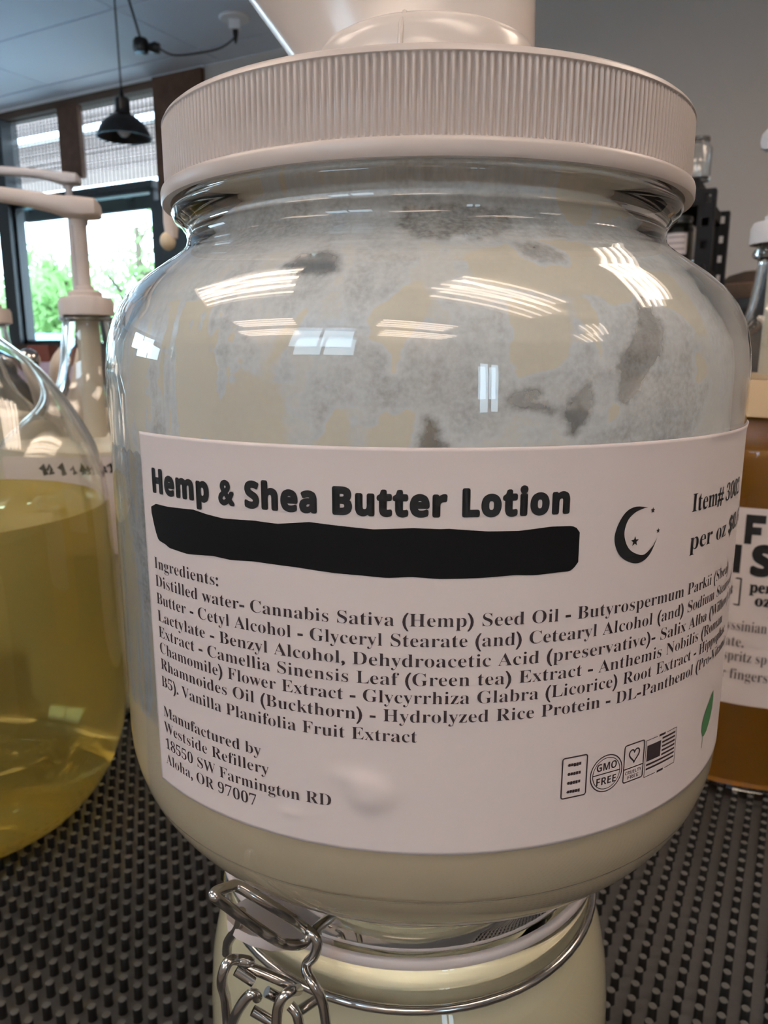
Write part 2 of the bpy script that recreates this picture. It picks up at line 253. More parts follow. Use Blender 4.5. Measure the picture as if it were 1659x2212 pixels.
'b':(0.537,[[40,-9,78,21,99,5,121,-4,143,-8,164,-6,183,0,201,10,216,22,230,38,240,56,248,77,253,99,255,124,253,145,249,165,243,183,229,205,211,223,189,233,165,237,141,234,121,224,103,208,103,339,6,339,6,327,20,324,27,319,31,308,32,289,32,-9],[111,21,103,51,103,180,107,192,116,201,126,207,137,209,158,203,172,187,178,170,181,147,183,119,181,85,178,58,173,37,158,17,136,11]]),
'c':(0.437,[[153,-2,185,16,212,45,202,54,178,35,152,29,124,36,102,57,92,79,86,106,84,140,88,185,102,212,126,221,142,216,147,202,147,195,146,187,154,161,176,152,189,154,198,160,204,170,207,183,201,204,186,222,162,234,130,238,109,236,89,230,71,221,55,209,41,194,30,176,21,157,16,135,15,112,16,90,21,69,28,51,44,26,65,8,89,-4,116,-8]]),
'd':(0.551,[[129,-3,150,9,166,29,166,-8,202,1,234,6,263,8,263,21,249,24,242,30,239,40,238,56,238,339,131,339,131,327,147,325,158,320,164,312,166,299,166,209,150,224,130,234,109,237,83,233,61,221,41,202,27,177,20,157,16,134,15,110,16,88,20,68,26,50,40,26,58,8,79,-4,104,-8],[109,27,97,44,91,62,88,85,88,114,89,144,92,168,97,186,110,203,130,209,142,207,154,201,162,191,166,180,166,57,160,42,150,31,139,23,128,21]]),
'e':(0.448,[[152,-1,185,20,212,54,201,64,185,46,167,35,149,32,115,42,94,72,87,124,211,124,211,129,208,161,199,187,185,209,166,224,144,234,117,237,89,233,65,222,44,203,28,179,21,160,16,139,15,117,16,93,20,71,28,51,43,26,63,8,87,-4,115,-8],[87,152,90,190,101,213,120,221,135,217,144,206,148,187,150,160,150,143,87,143]]),
'f':(0.318,[[149,0,149,12,129,14,118,19,112,30,110,49,110,206,152,206,152,231,110,231,110,291,111,308,114,320,121,328,134,330,144,328,147,322,146,318,144,313,139,302,138,291,140,280,146,272,155,266,167,265,178,267,188,273,194,283,196,298,192,316,179,332,158,342,130,346,103,344,81,336,63,324,50,308,42,287,39,263,39,231,12,231,12,206,39,206,39,55,38,36,37,26,34,20,30,16,22,14,11,12,11,0]]),
'g':(0.487,[[147,-102,178,-95,203,-84,221,-69,231,-50,235,-28,233,-7,225,10,212,22,193,30,176,34,155,36,131,37,105,37,83,41,75,53,77,62,84,70,94,76,106,78,117,77,128,77,153,79,174,86,192,97,206,113,214,131,217,152,213,177,200,200,236,200,236,227,174,227,146,234,117,237,90,235,65,227,45,215,30,199,20,180,16,158,23,126,43,100,76,82,50,69,32,55,21,40,18,23,26,-1,51,-19,21,-34,11,-56,17,-75,36,-91,54,-98,79,-103,109,-105],[102,96,92,109,87,129,85,157,87,186,92,206,102,217,117,221,132,217,142,206,147,186,149,157,147,129,142,109,132,97,117,93],[91,-84,71,-77,58,-66,55,-54,59,-38,72,-26,153,-26,172,-27,186,-31,193,-38,196,-49,188,-70,162,-82,120,-87]]),
'h':(0.567,[[134,0,134,12,122,14,115,19,111,28,110,42,110,175,129,195,151,202,163,200,171,192,174,179,175,162,175,42,170,19,154,12,151,12,151,0,271,0,271,12,258,14,251,19,247,28,246,42,246,158,239,202,217,228,181,237,154,233,130,220,110,199,110,339,14,339,14,328,27,325,34,320,38,310,39,297,39,42,38,28,34,19,26,14,14,12,14,0]]),
'i':(0.295,[[89,272,102,280,110,292,113,307,110,322,102,334,90,342,75,345,60,342,48,334,40,322,38,307,40,292,48,280,60,272,75,270],[134,0,134,12,122,14,115,20,112,28,111,42,111,231,16,231,15,219,28,217,35,212,38,203,39,188,39,42,38,28,34,19,26,14,14,12,14,0]]),
'k':(0.534,[[134,0,134,12,122,14,115,20,111,28,110,42,110,100,121,110,173,37,177,30,178,24,174,15,162,12,157,12,157,0,280,0,280,12,268,15,258,26,166,156,205,194,229,212,257,219,257,231,153,231,153,219,156,219,175,216,182,207,178,196,169,185,110,126,110,339,16,339,15,327,28,325,35,320,38,311,39,296,39,42,38,28,34,19,26,14,13,12,13,0]]),
'l':(0.297,[[134,0,134,12,122,14,115,20,112,28,111,42,111,339,15,339,15,327,28,325,35,320,38,310,39,296,39,42,38,28,34,19,26,14,14,12,14,0]]),
'm':(0.825,[[132,0,132,12,120,14,114,20,110,29,109,42,109,175,127,195,149,202,161,199,168,192,171,179,173,162,173,42,171,29,168,20,160,14,149,12,149,0,265,0,265,12,253,14,246,20,243,29,242,42,242,177,260,196,281,202,293,200,301,192,304,179,305,162,305,42,304,29,300,20,293,14,281,12,281,0,399,0,399,12,387,14,380,19,376,28,375,42,375,158,368,202,347,228,311,237,284,232,259,218,239,195,227,218,206,232,177,237,152,233,129,219,109,197,109,231,14,231,14,219,27,217,34,211,38,202,39,189,39,42,38,28,34,19,26,14,14,12,14,0]]),
'n':(0.567,[[134,0,134,12,122,14,115,19,111,28,110,42,110,175,129,195,151,202,163,200,171,192,174,179,175,162,175,42,170,19,154,12,151,12,151,0,271,0,271,12,258,14,251,19,247,28,246,42,246,158,239,202,217,228,181,237,154,233,130,220,110,199,110,231,14,231,14,219,27,217,34,211,38,202,39,189,39,42,38,28,34,19,26,14,14,12,14,0]]),
'o':(0.501,[[156,-4,183,8,205,27,222,51,230,70,234,91,236,115,234,138,230,159,222,179,205,203,183,222,156,233,125,237,94,233,67,221,45,203,28,178,20,158,16,137,14,115,16,92,20,72,28,52,45,27,67,9,85,0,104,-6,126,-8],[108,14,96,29,92,42,89,61,87,115,88,154,91,182,96,202,107,217,126,223,143,217,155,202,160,183,163,154,164,115,162,61,159,42,156,29,143,14,126,9]]),
'p':(0.553,[[147,-104,147,-92,134,-90,124,-88,117,-82,113,-73,111,-61,110,-43,110,24,127,7,146,-4,169,-8,194,-3,217,9,235,28,249,54,255,74,259,96,261,119,259,141,256,161,249,180,236,204,218,222,196,234,172,238,145,233,124,219,107,196,107,231,15,231,15,220,27,216,35,211,38,200,39,181,39,-48,38,-75,35,-82,30,-87,23,-91,13,-92,13,-104],[125,29,110,51,110,175,127,199,148,207,168,201,180,185,184,166,187,143,188,115,187,86,184,63,178,44,165,27,146,21]]),
'r':(0.428,[[147,0,147,12,129,14,118,19,113,27,111,42,111,143,113,164,121,180,130,190,141,194,148,192,154,186,165,172,173,167,185,166,197,168,207,175,213,185,216,198,213,214,205,226,192,234,174,237,157,234,139,224,123,209,109,188,109,231,16,231,15,219,27,217,35,212,38,203,39,188,39,42,38,28,34,19,26,14,14,12,14,0]]),
's':(0.429,[[135,-5,154,2,170,14,182,29,189,48,192,71,189,94,180,113,165,128,143,141,109,158,95,165,86,173,80,182,78,193,80,204,87,213,97,219,111,221,130,217,146,206,160,189,170,165,182,165,182,238,172,238,166,230,159,227,154,228,148,229,124,235,105,238,83,235,64,228,48,217,33,193,28,164,31,144,41,126,57,110,80,97,116,78,136,63,143,44,141,30,133,20,121,13,105,11,84,16,65,29,49,50,40,79,27,79,27,-7,38,-7,44,3,55,7,65,5,90,-5,113,-8]]),
't':(0.340,[[123,-1,147,18,166,49,154,56,141,36,125,30,117,32,111,38,108,47,108,61,108,208,155,208,155,231,108,231,108,316,96,316,83,297,66,275,51,259,34,241,15,223,15,208,36,208,36,53,39,26,49,8,66,-3,92,-7]]),
'u':(0.558,[[119,-5,139,3,156,14,170,30,170,-8,206,2,239,8,268,10,268,22,255,24,247,29,242,38,241,52,241,231,141,231,141,219,156,217,165,211,169,201,170,185,170,49,153,32,132,27,120,28,112,34,107,43,106,55,106,231,9,231,9,219,22,217,29,210,33,200,34,185,34,72,36,48,40,28,49,13,68,-2,98,-8]]),
'v':(0.456,[[119,-8,194,181,200,196,207,208,215,215,227,220,227,231,152,231,152,219,173,215,180,203,176,188,138,91,97,200,96,206,101,216,116,219,122,219,122,231,-2,231,-2,219,9,216,16,209,29,185,106,-8]]),
'w':(0.647,[[104,-8,166,147,215,-8,227,-8,307,192,316,212,322,217,332,220,332,231,265,231,265,220,276,218,283,215,287,211,288,205,285,191,250,105,222,195,221,200,220,206,225,215,241,219,241,231,125,231,125,220,135,218,141,215,145,208,150,198,157,175,124,95,89,188,86,198,85,206,86,211,89,215,94,217,103,219,103,231,-8,231,-8,219,-1,216,5,212,13,197,91,-8]]),
'x':(0.475,[[88,0,88,11,85,11,69,15,63,26,65,34,73,46,103,85,129,44,136,32,138,23,137,18,133,15,125,13,116,12,116,0,238,0,238,12,231,13,226,16,217,27,148,137,189,189,210,210,232,221,232,231,150,231,150,219,162,218,169,216,173,213,175,208,173,200,167,191,137,153,111,194,106,203,105,209,110,216,126,219,126,231,3,231,3,219,18,212,32,196,92,102,46,42,25,22,4,11,4,0]]),
'y':(0.447,[[56,-103,71,-97,84,-87,96,-71,108,-49,121,-18,193,181,200,197,206,209,214,216,223,219,223,231,151,231,151,219,163,218,171,216,175,211,177,204,176,194,172,180,138,89,99,191,97,199,96,205,97,212,101,216,109,218,121,219,121,231,-4,231,-3,219,6,217,12,214,18,205,27,187,105,-4,96,-33,85,-55,73,-69,64,-73,57,-71,55,-65,55,-61,56,-57,54,-45,48,-37,38,-31,27,-30,13,-32,4,-40,-3,-50,-5,-62,-2,-80,8,-93,22,-102,39,-105]]),
'z':(0.436,[[200,0,206,80,194,80,181,51,166,33,144,22,114,19,94,19,205,217,205,231,24,231,20,161,33,161,41,186,54,202,71,211,96,214,125,214,10,11,10,0]]),
}
FONT_SANS={
'&':(0.625,[[248,170,241,156,232,141,222,127,211,115,163,170,191,192,211,214,222,237,226,261,219,290,203,313,177,329,144,335,107,329,80,313,62,288,56,256,59,234,68,214,80,194,95,177,62,155,36,132,20,106,14,77,21,45,40,19,67,2,100,-5,124,-2,150,7,178,22,208,47,247,0,310,0,241,80,259,102,275,125,287,148,297,170],[178,81,160,64,142,52,124,43,105,41,85,46,70,59,63,77,67,95,79,111,97,127,123,145],[104,261,109,277,122,289,141,293,161,288,175,276,180,258,178,245,171,232,158,218,136,203,124,215,114,229,107,245]]),
'0':(0.572,[[164,-4,184,1,201,7,216,17,228,29,239,44,248,61,255,80,261,102,264,125,267,151,268,179,266,220,260,256,250,287,237,314,220,335,198,350,172,359,143,363,121,361,102,357,84,350,70,341,57,328,46,314,37,297,30,278,25,256,21,232,19,206,18,179,20,138,26,102,35,70,48,44,65,22,87,7,112,-2,143,-5],[126,59,113,70,104,87,99,104,96,125,94,150,93,179,94,207,96,232,99,253,104,271,113,288,126,298,143,302,159,298,172,288,182,271,186,253,190,232,192,207,193,179,192,150,190,125,186,104,182,87,172,70,159,59,143,56]]),
'1':(0.572,[[207,0,207,357,145,357,30,266,66,220,107,253,122,267,133,278,132,241,131,207,131,0]]),
'2':(0.572,[[270,0,270,64,114,64,114,67,160,110,214,164,227,180,239,196,248,212,254,229,258,246,260,266,258,283,253,300,246,315,235,328,222,340,207,349,194,355,179,359,163,361,147,362,126,361,108,359,92,355,77,349,64,343,52,336,19,311,60,263,74,273,88,282,101,290,114,295,127,298,141,299,153,298,164,294,173,289,179,280,183,270,185,257,184,245,181,234,177,224,171,213,163,201,153,189,110,143,20,53,20,0]]),
'3':(0.572,[[146,-4,167,-1,187,3,204,9,219,17,231,26,242,37,251,48,259,65,264,84,266,104,265,121,260,136,253,149,244,161,231,170,216,178,199,183,179,188,194,193,208,199,221,208,233,218,243,230,250,244,254,259,256,277,253,296,247,313,237,327,223,340,206,349,185,356,162,361,136,362,117,361,100,360,84,356,69,352,51,345,34,336,20,327,55,275,86,292,100,297,114,300,131,301,147,300,160,296,170,290,176,282,180,272,182,261,181,252,179,243,175,236,170,229,162,223,152,219,139,215,122,213,102,213,74,213,74,155,101,155,122,154,139,152,153,149,165,145,173,140,180,134,184,126,186,118,187,109,185,93,180,80,171,69,157,61,138,57,114,55,99,56,84,58,67,61,51,66,35,71,19,79,19,15,42,6,67,0,94,-4,122,-5]]),
'B':(0.672,[[179,0,207,2,233,7,255,15,275,28,290,43,301,60,307,81,310,104,309,121,306,136,301,149,295,159,287,168,278,175,268,180,257,184,246,187,246,190,262,194,275,203,286,215,294,230,299,247,301,267,298,290,291,309,280,325,264,337,244,346,219,352,190,356,156,357,45,357,45,0],[121,295,161,295,180,294,196,291,208,286,216,279,221,269,223,257,222,244,217,234,210,226,200,220,184,217,165,216,121,216],[121,156,168,156,189,154,206,150,217,143,225,134,229,123,231,111,230,97,225,86,218,76,206,68,190,64,170,62,121,62]]),
'C':(0.637,[[208,-5,225,-3,241,-1,256,3,272,8,288,14,288,77,240,63,226,60,211,59,197,58,175,60,156,66,140,76,128,89,119,106,112,127,108,151,107,178,108,204,113,228,120,249,130,267,143,281,158,291,176,297,197,299,210,298,223,296,236,292,277,275,301,337,284,344,267,350,250,355,232,359,214,361,197,362,171,361,147,356,125,349,105,339,88,326,72,311,59,293,49,274,40,252,34,229,30,204,29,178,30,151,33,126,39,103,46,82,56,62,68,45,82,30,99,18,118,8,139,1,163,-4,190,-5]]),
'E':(0.560,[[251,0,251,62,121,62,121,155,242,155,242,217,121,217,121,295,251,295,251,357,45,357,45,0]]),
'F':(0.549,[[120,0,120,141,241,141,241,203,120,203,120,295,250,295,250,357,45,357,45,0]]),
'G':(0.724,[[214,-5,231,-4,248,-2,264,1,279,3,293,7,308,11,322,16,322,201,181,201,181,138,248,138,248,63,227,60,200,58,179,60,162,65,147,73,134,85,124,99,117,116,112,130,109,145,108,161,107,178,108,195,110,212,114,228,120,242,130,259,143,273,158,284,175,292,194,297,215,299,230,298,245,297,259,294,273,289,285,285,297,280,322,340,306,346,289,352,272,356,253,359,234,361,216,362,187,361,160,356,136,349,114,340,94,327,77,312,63,295,51,276,41,255,34,231,30,206,29,179,32,137,40,100,53,68,72,42,96,21,124,7,157,-2,195,-5]]),
'H':(0.765,[[121,0,121,154,262,154,262,0,338,0,338,357,262,357,262,217,121,217,121,357,45,357,45,0]]),
'I':(0.389,[[179,0,179,43,135,63,135,294,179,314,179,357,16,357,16,314,60,294,60,63,16,43,16,0]]),
'L':(0.565,[[266,0,266,62,121,62,121,357,45,357,45,0]]),
'M':(0.943,[[113,0,113,166,112,207,110,250,108,280,110,280,196,0,266,0,358,280,360,280,358,250,357,208,356,169,356,0,427,0,427,357,324,357,233,84,148,357,45,357,45,0]]),
'O':(0.796,[[227,-4,252,1,275,8,295,18,313,31,328,46,340,63,351,82,359,104,364,127,368,152,369,179,368,206,364,231,359,254,351,276,340,295,328,312,313,327,295,340,275,350,252,357,227,361,200,363,172,361,146,357,123,350,103,340,86,327,70,312,58,295,47,276,39,255,34,231,30,206,29,180,30,153,34,127,39,104,47,83,58,63,70,46,86,31,103,18,123,8,146,1,171,-4,199,-5],[177,61,158,67,142,77,130,91,121,108,114,129,110,152,109,179,110,206,114,229,121,250,130,268,142,282,158,292,177,298,200,300,222,298,241,292,256,282,269,268,278,250,284,229,288,206,290,179,288,152,284,129,278,108,269,91,256,77,241,67,222,61,199,59]]),
'R':(0.660,[[121,0,121,137,161,137,246,0,330,0,225,156,236,161,247,168,258,176,267,185,275,196,282,207,287,220,290,234,292,250,289,275,283,297,272,316,257,331,237,342,212,350,183,355,149,357,45,357,45,0],[121,295,144,295,166,294,184,290,198,284,207,275,213,263,215,248,213,233,208,221,199,211,186,204,168,200,145,199,121,199]]),
'S':(0.551,[[154,-3,180,2,202,11,221,23,236,39,247,56,253,76,256,99,254,117,251,132,245,146,237,158,227,169,215,179,201,189,186,197,169,206,148,216,131,225,118,233,109,241,103,251,101,263,102,273,106,282,113,289,121,295,132,298,146,299,159,298,172,297,186,294,230,278,254,337,236,344,218,351,201,356,184,359,166,361,148,362,121,360,98,355,77,347,60,335,45,321,35,303,29,283,27,261,28,245,31,231,36,219,42,207,49,197,57,189,66,181,75,174,85,168,112,154,131,145,147,137,162,128,173,119,179,108,182,96,180,85,176,76,170,68,160,62,147,59,130,58,112,59,94,62,76,67,23,87,23,16,46,7,71,0,96,-4,124,-5]]),
'T':(0.579,[[183,0,183,294,280,294,280,357,10,357,10,294,107,294,107,0]]),
'U':(0.756,[[211,-4,233,-1,253,5,270,12,286,22,299,33,310,45,319,59,326,75,331,91,334,108,336,126,336,357,260,357,260,139,259,120,256,103,251,89,243,78,230,67,212,61,190,59,168,61,150,67,136,77,128,87,123,101,119,118,118,139,118,357,43,357,43,127,45,99,52,73,63,51,80,31,100,15,125,4,154,-3,188,-5]]),
'Y':(0.624,[[194,0,194,139,312,357,231,357,156,210,82,357,0,357,119,137,119,0]]),
'a':(0.604,[[127,-4,144,-1,159,5,172,13,184,24,196,37,198,37,213,0,265,0,265,182,263,205,257,225,248,241,235,255,219,265,200,273,177,277,151,279,132,278,113,276,95,272,78,267,62,261,47,254,71,204,109,218,122,221,135,223,148,224,160,222,171,219,179,214,185,206,189,195,191,182,191,170,143,169,114,166,90,162,69,155,52,146,38,134,29,119,23,102,21,82,23,61,27,43,35,28,45,16,58,7,72,0,88,-4,106,-5],[124,50,115,53,108,57,102,63,99,71,98,81,99,93,104,104,112,113,123,119,140,124,162,126,191,127,191,104,189,88,183,75,174,64,162,56,149,51,134,50]]),
'e':(0.591,[[182,-4,200,-3,216,0,231,3,245,8,259,15,259,72,243,65,229,60,214,56,199,53,183,51,166,51,147,53,130,59,117,69,107,82,101,99,98,118,274,118,274,154,272,182,266,207,255,228,241,246,223,260,202,270,178,276,152,278,133,277,115,274,99,269,84,262,70,253,58,242,48,229,39,214,32,197,27,178,24,157,23,135,24,112,27,91,33,73,41,57,50,42,62,29,75,19,90,10,106,4,124,-1,143,-4,163,-5],[102,185,108,200,116,211,127,219,138,223,152,225,168,223,181,218,191,209,198,197,202,183,204,168,100,168]]),
'h':(0.657,[[114,0,114,128,114,149,117,167,121,182,126,195,137,208,152,216,173,219,192,215,206,204,214,185,217,160,217,0,291,0,291,178,289,202,284,223,276,241,264,254,250,265,233,272,214,277,193,278,177,277,162,274,148,269,135,261,124,251,114,238,110,238,112,264,114,303,114,380,39,380,39,0]]),
'i':(0.305,[[87,308,97,311,105,315,112,322,116,331,117,344,116,356,112,366,105,372,97,377,87,379,77,380,66,379,56,377,48,372,41,366,37,356,36,344,37,331,41,322,48,315,56,311,66,308,77,307],[114,0,114,273,39,273,39,0]]),
'm':(0.982,[[114,0,114,128,114,149,116,167,120,182,125,195,135,208,149,216,168,219,186,215,199,204,206,185,209,160,209,0,284,0,284,137,284,156,287,172,291,186,296,198,306,209,320,216,338,219,356,215,369,204,376,185,379,160,379,0,454,0,454,178,452,202,448,223,440,241,430,254,416,265,400,272,381,277,360,278,344,277,329,274,314,269,300,261,288,251,279,238,273,238,264,250,253,261,241,268,226,274,209,277,190,278,174,277,159,274,144,269,131,261,119,251,110,238,106,238,96,273,39,273,39,0]]),
'n':(0.657,[[114,0,114,128,114,149,117,167,121,182,126,195,137,208,152,216,173,219,186,217,198,212,206,204,212,192,215,178,217,160,217,0,291,0,291,178,289,202,284,223,276,241,265,254,250,265,234,272,215,277,194,278,177,277,161,274,146,269,132,261,120,251,110,238,106,238,96,273,39,273,39,0]]),
'o':(0.619,[[183,-3,209,4,232,16,251,32,267,52,278,77,285,105,287,137,286,159,283,179,277,197,270,214,261,228,250,241,237,252,224,262,208,269,192,274,174,277,156,278,126,276,100,269,77,257,58,242,42,221,31,197,25,169,23,137,24,115,27,95,32,76,40,60,49,45,60,32,72,21,86,12,102,4,118,-1,136,-4,154,-5],[137,57,122,64,112,76,106,87,102,101,99,118,99,137,99,156,102,172,106,186,112,198,122,209,137,216,155,218,173,216,187,209,198,198,204,186,208,172,210,156,211,137,210,118,208,101,204,87,198,76,187,64,173,57,155,55]]),
'p':(0.633,[[114,-120,114,-10,113,3,112,16,110,30,114,30,122,21,131,13,142,6,155,0,171,-4,189,-5,211,-3,231,4,249,15,265,31,277,51,287,76,292,104,294,137,292,170,287,198,278,222,266,242,250,258,233,269,213,276,191,278,173,277,157,273,143,266,132,257,122,248,114,238,110,238,100,273,39,273,39,-120],[149,58,135,65,125,77,120,89,116,103,114,119,114,138,114,146,115,168,120,186,126,201,136,211,150,217,167,219,189,213,205,198,215,173,218,138,217,119,215,103,211,89,206,77,196,65,184,58,168,56]]),
'r':(0.454,[[114,0,114,139,115,155,118,169,124,180,132,189,142,196,153,202,164,206,177,208,189,209,201,208,211,206,217,276,205,278,192,278,174,276,158,271,143,263,130,252,119,240,110,227,107,227,96,273,39,273,39,0]]),
't':(0.434,[[146,-5,159,-3,171,-1,201,8,201,63,178,57,154,55,141,56,131,62,124,72,122,86,122,217,198,217,198,273,122,273,122,331,74,331,53,274,12,249,12,217,47,217,47,86,48,64,52,46,58,31,67,19,77,10,89,3,102,-1,117,-4,133,-5]]),
'u':(0.657,[[151,-4,167,-1,183,5,197,12,209,22,219,35,223,35,233,0,290,0,290,273,215,273,215,145,214,124,212,106,208,91,203,78,192,65,176,57,156,55,142,56,131,61,123,70,117,81,113,96,112,114,112,273,38,273,38,95,39,71,44,50,52,32,64,19,78,8,95,1,114,-4,135,-5]]),
'z':(0.488,[[229,0,229,57,102,57,225,225,225,273,21,273,21,216,140,216,14,44,14,0]]),
}
SMEARS=[(0.97,[(-30.6,-0.173),(-29.6,-0.119),(-27.7,-0.081),(-23.9,-0.054),(-21.3,-0.06),(-20.7,-0.083),(-18.9,-0.078),(-18.1,-0.122),(-18.1,-0.228),(-29.3,-0.239)]),(0.97,[(-17.0,0.092),(-15.5,0.094),(-14.9,0.076),(-16.2,0.033),(-19.2,-0.024),(-19.8,-0.033),(-19.7,-0.069),(-20.6,-0.078),(-20.4,-0.033),(-19.8,-0.007),(-18.1,0.055),(-16.5,0.081)]),(0.97,[(-8.1,0.045),(-6.4,0.088),(-3.4,0.118),(0.3,0.135),(1.6,0.096),(0.6,0.053),(-1.9,0.011),(-3.1,-0.058),(-4.4,-0.058),(-5.4,-0.011),(-7.2,0.011)]),(0.97,[(-14.2,-0.225),(-13.3,-0.161),(-11.9,-0.124),(-9.8,-0.119),(-9.0,-0.154),(-9.2,-0.222)]),(0.97,[(-6.7,-0.221),(-5.9,-0.14),(-4.8,-0.123),(-3.6,-0.14),(-1.6,-0.113),(-0.0,-0.131),(-0.8,-0.17),(-1.8,-0.219)]),(0.97,[(-13.1,-0.028),(-12.4,-0.028),(-11.7,-0.102),(-12.3,-0.111)]),(0.72,[(18.8,-0.037),(22.4,0.007),(25.5,-0.038),(26.3,-0.075),(23.0,-0.074),(19.5,-0.131),(18.4,-0.131),(16.0,-0.072),(12.7,-0.069)]),(0.72,[(33.5,-0.054),(40.3,-0.007),(45.7,-0.093),(43.9,-0.168),(40.0,-0.219),(21.0,-0.2),(27.3,-0.167),(31.7,-0.114)]),(0.97,[(10.3,0.084),(11.8,0.102),(19.9,0.086),(20.0,0.015),(18.8,-0.037),(16.0,-0.05),(13.3,-0.054),(12.7,-0.067),(11.9,-0.063),(10.8,-0.015)]),(0.97,[(21.0,0.095),(23.2,0.096),(23.9,0.051),(24.6,-0.038),(23.6,-0.038),(22.4,0.007),(20.8,0.051)]),(0.97,[(4.8,0.165),(14.4,0.223),(26.9,0.236),(32.7,0.199),(31.5,0.118),(30.8,0.08),(29.3,0.08),(26.1,0.074),(24.5,0.097),(20.7,0.1),(11.3,0.106),(7.4,0.137)]),(0.97,[(33.3,0.158),(42.3,0.166),(44.2,0.106),(45.9,0.033),(39.2,0.041),(33.9,0.101),(31.5,0.118)]),(0.97,[(40.3,-0.017),(43.0,-0.007),(45.6,-0.072),(43.8,-0.092),(41.0,-0.08)]),(0.97,[(25.3,-0.092),(27.1,-0.13),(27.2,-0.158),(24.0,-0.175),(25.1,-0.138)]),(0.15,[(-21.6,0.161),(-19.2,0.195),(-14.4,0.192),(-11.2,0.175),(-11.9,0.147),(-14.3,0.13),(-18.2,0.131),(-20.7,0.142)]),(0.2,[(0.5,-0.131),(2.2,-0.148),(3.3,-0.219),(-0.8,-0.219),(0.2,-0.161)]),(0.05,[(31.8,0.1),(33.6,0.082),(34.9,0.031),(33.9,-0.016),(32.3,-0.053),(28.1,-0.131),(26.7,-0.125),(26.5,-0.029),(29.0,0.016),(30.1,0.053)]),(0.15,[(11.7,-0.085),(15.2,-0.085),(17.8,-0.121),(18.4,-0.149),(16.4,-0.139),(12.8,-0.129),(10.6,-0.106)]),(0.1,[(19.5,-0.104),(22.1,-0.073),(23.1,-0.119),(22.6,-0.146),(20.4,-0.2),(18.4,-0.149)]),(0.45,[(-4.3,0.327),(4.4,0.329),(17.4,0.312),(15.7,0.239),(8.5,0.221),(-1.0,0.22),(-4.8,0.259)]),(0.35,[(14.7,0.223),(18.6,0.225),(22.7,0.191),(22.4,0.175),(18.0,0.173),(16.0,0.192)])]
BTOP=[(-43.2,-0.394),(-41.7,-0.383),(-38.6,-0.383),(-32.8,-0.377),(-30.2,-0.383),(-27.3,-0.387),(-22.2,-0.383),(-18.7,-0.385),(-14.2,-0.375),(-10.6,-0.379),(-5.8,-0.384),(-0.9,-0.379),(2.7,-0.381),(3.4,-0.38),(8.3,-0.387),(12.4,-0.388),(16.6,-0.382),(20.2,-0.384),(20.7,-0.389)]
BBOT=[(-43.3,-0.456),(-41.8,-0.477),(-39.7,-0.483),(-38.9,-0.489),(-34.6,-0.492),(-29.4,-0.483),(-26.3,-0.485),(-22.4,-0.48),(-16.0,-0.482),(-10.9,-0.488),(-7.1,-0.49),(-4.1,-0.493),(-1.1,-0.489),(1.6,-0.492),(2.5,-0.493),(7.5,-0.492),(12.1,-0.488),(14.7,-0.491),(18.0,-0.488),(20.9,-0.488),(21.2,-0.472)]
WIRES={
'latch':[(-0.486,-0.828,-1.395),(-0.44,-0.831,-1.421),(-0.391,-0.822,-1.464),(-0.347,-0.787,-1.529),(-0.322,-0.733,-1.603),(-0.293,-0.744,-1.619),(-0.282,-0.749,-1.644),(-0.292,-0.745,-1.685),(-0.313,-0.736,-1.719),(-0.313,-0.758,-1.729),(-0.294,-0.787,-1.737),(-0.272,-0.795,-1.775),(-0.262,-0.798,-1.816),(-0.255,-0.8,-1.886)],
'latchfront':[(-0.486,-0.828,-1.395),(-0.504,-0.852,-1.382),(-0.522,-0.877,-1.371),(-0.53,-0.895,-1.367),(-0.523,-0.899,-1.375),(-0.498,-0.879,-1.417),(-0.462,-0.865,-1.464),(-0.427,-0.838,-1.52),(-0.397,-0.83,-1.551),(-0.374,-0.797,-1.598),(-0.342,-0.778,-1.621),(-0.32,-0.755,-1.635),(-0.305,-0.74,-1.626)],
'bail':[(-0.298,-0.721,-1.629),(-0.282,-0.684,-1.641),(-0.258,-0.629,-1.661),(-0.227,-0.555,-1.688)],
'post':[(-0.504,-0.697,-1.582),(-0.523,-0.657,-1.664),(-0.562,-0.624,-1.746),(-0.57,-0.617,-1.794)],
'lever':[(-0.497,-0.751,-1.709),(-0.44,-0.762,-1.725),(-0.381,-0.771,-1.746),(-0.335,-0.77,-1.775)],
'leverl':[(-0.471,-0.767,-1.686),(-0.503,-0.771,-1.675),(-0.522,-0.794,-1.659),(-0.536,-0.808,-1.679),(-0.543,-0.804,-1.724),(-0.541,-0.781,-1.791),(-0.542,-0.768,-1.853),(-0.541,-0.769,-1.919)],
'stub1':[(-0.508,-0.779,-1.702),(-0.458,-0.786,-1.734)],
'stub2':[(-0.422,-0.795,-1.758),(-0.381,-0.782,-1.797)],
'hook1':[(-0.446,-0.805,-1.768),(-0.455,-0.822,-1.738),(-0.474,-0.823,-1.753),(-0.498,-0.821,-1.794),(-0.519,-0.807,-1.853),(-0.528,-0.802,-1.898)],
'hook2':[(-0.335,-0.77,-1.775),(-0.355,-0.805,-1.748),(-0.376,-0.818,-1.758),(-0.389,-0.822,-1.792),(-0.393,-0.832,-1.853)],
'stub3':[(-0.468,-0.769,-1.846),(-0.418,-0.774,-1.876)],
'leg':[(-0.363,-0.757,-1.841),(-0.343,-0.767,-1.861),(-0.333,-0.771,-1.916)],
'neckjoin':[(-0.343,-0.745,-1.876),(-0.317,-0.724,-1.874),(-0.284,-0.705,-1.865)],
}
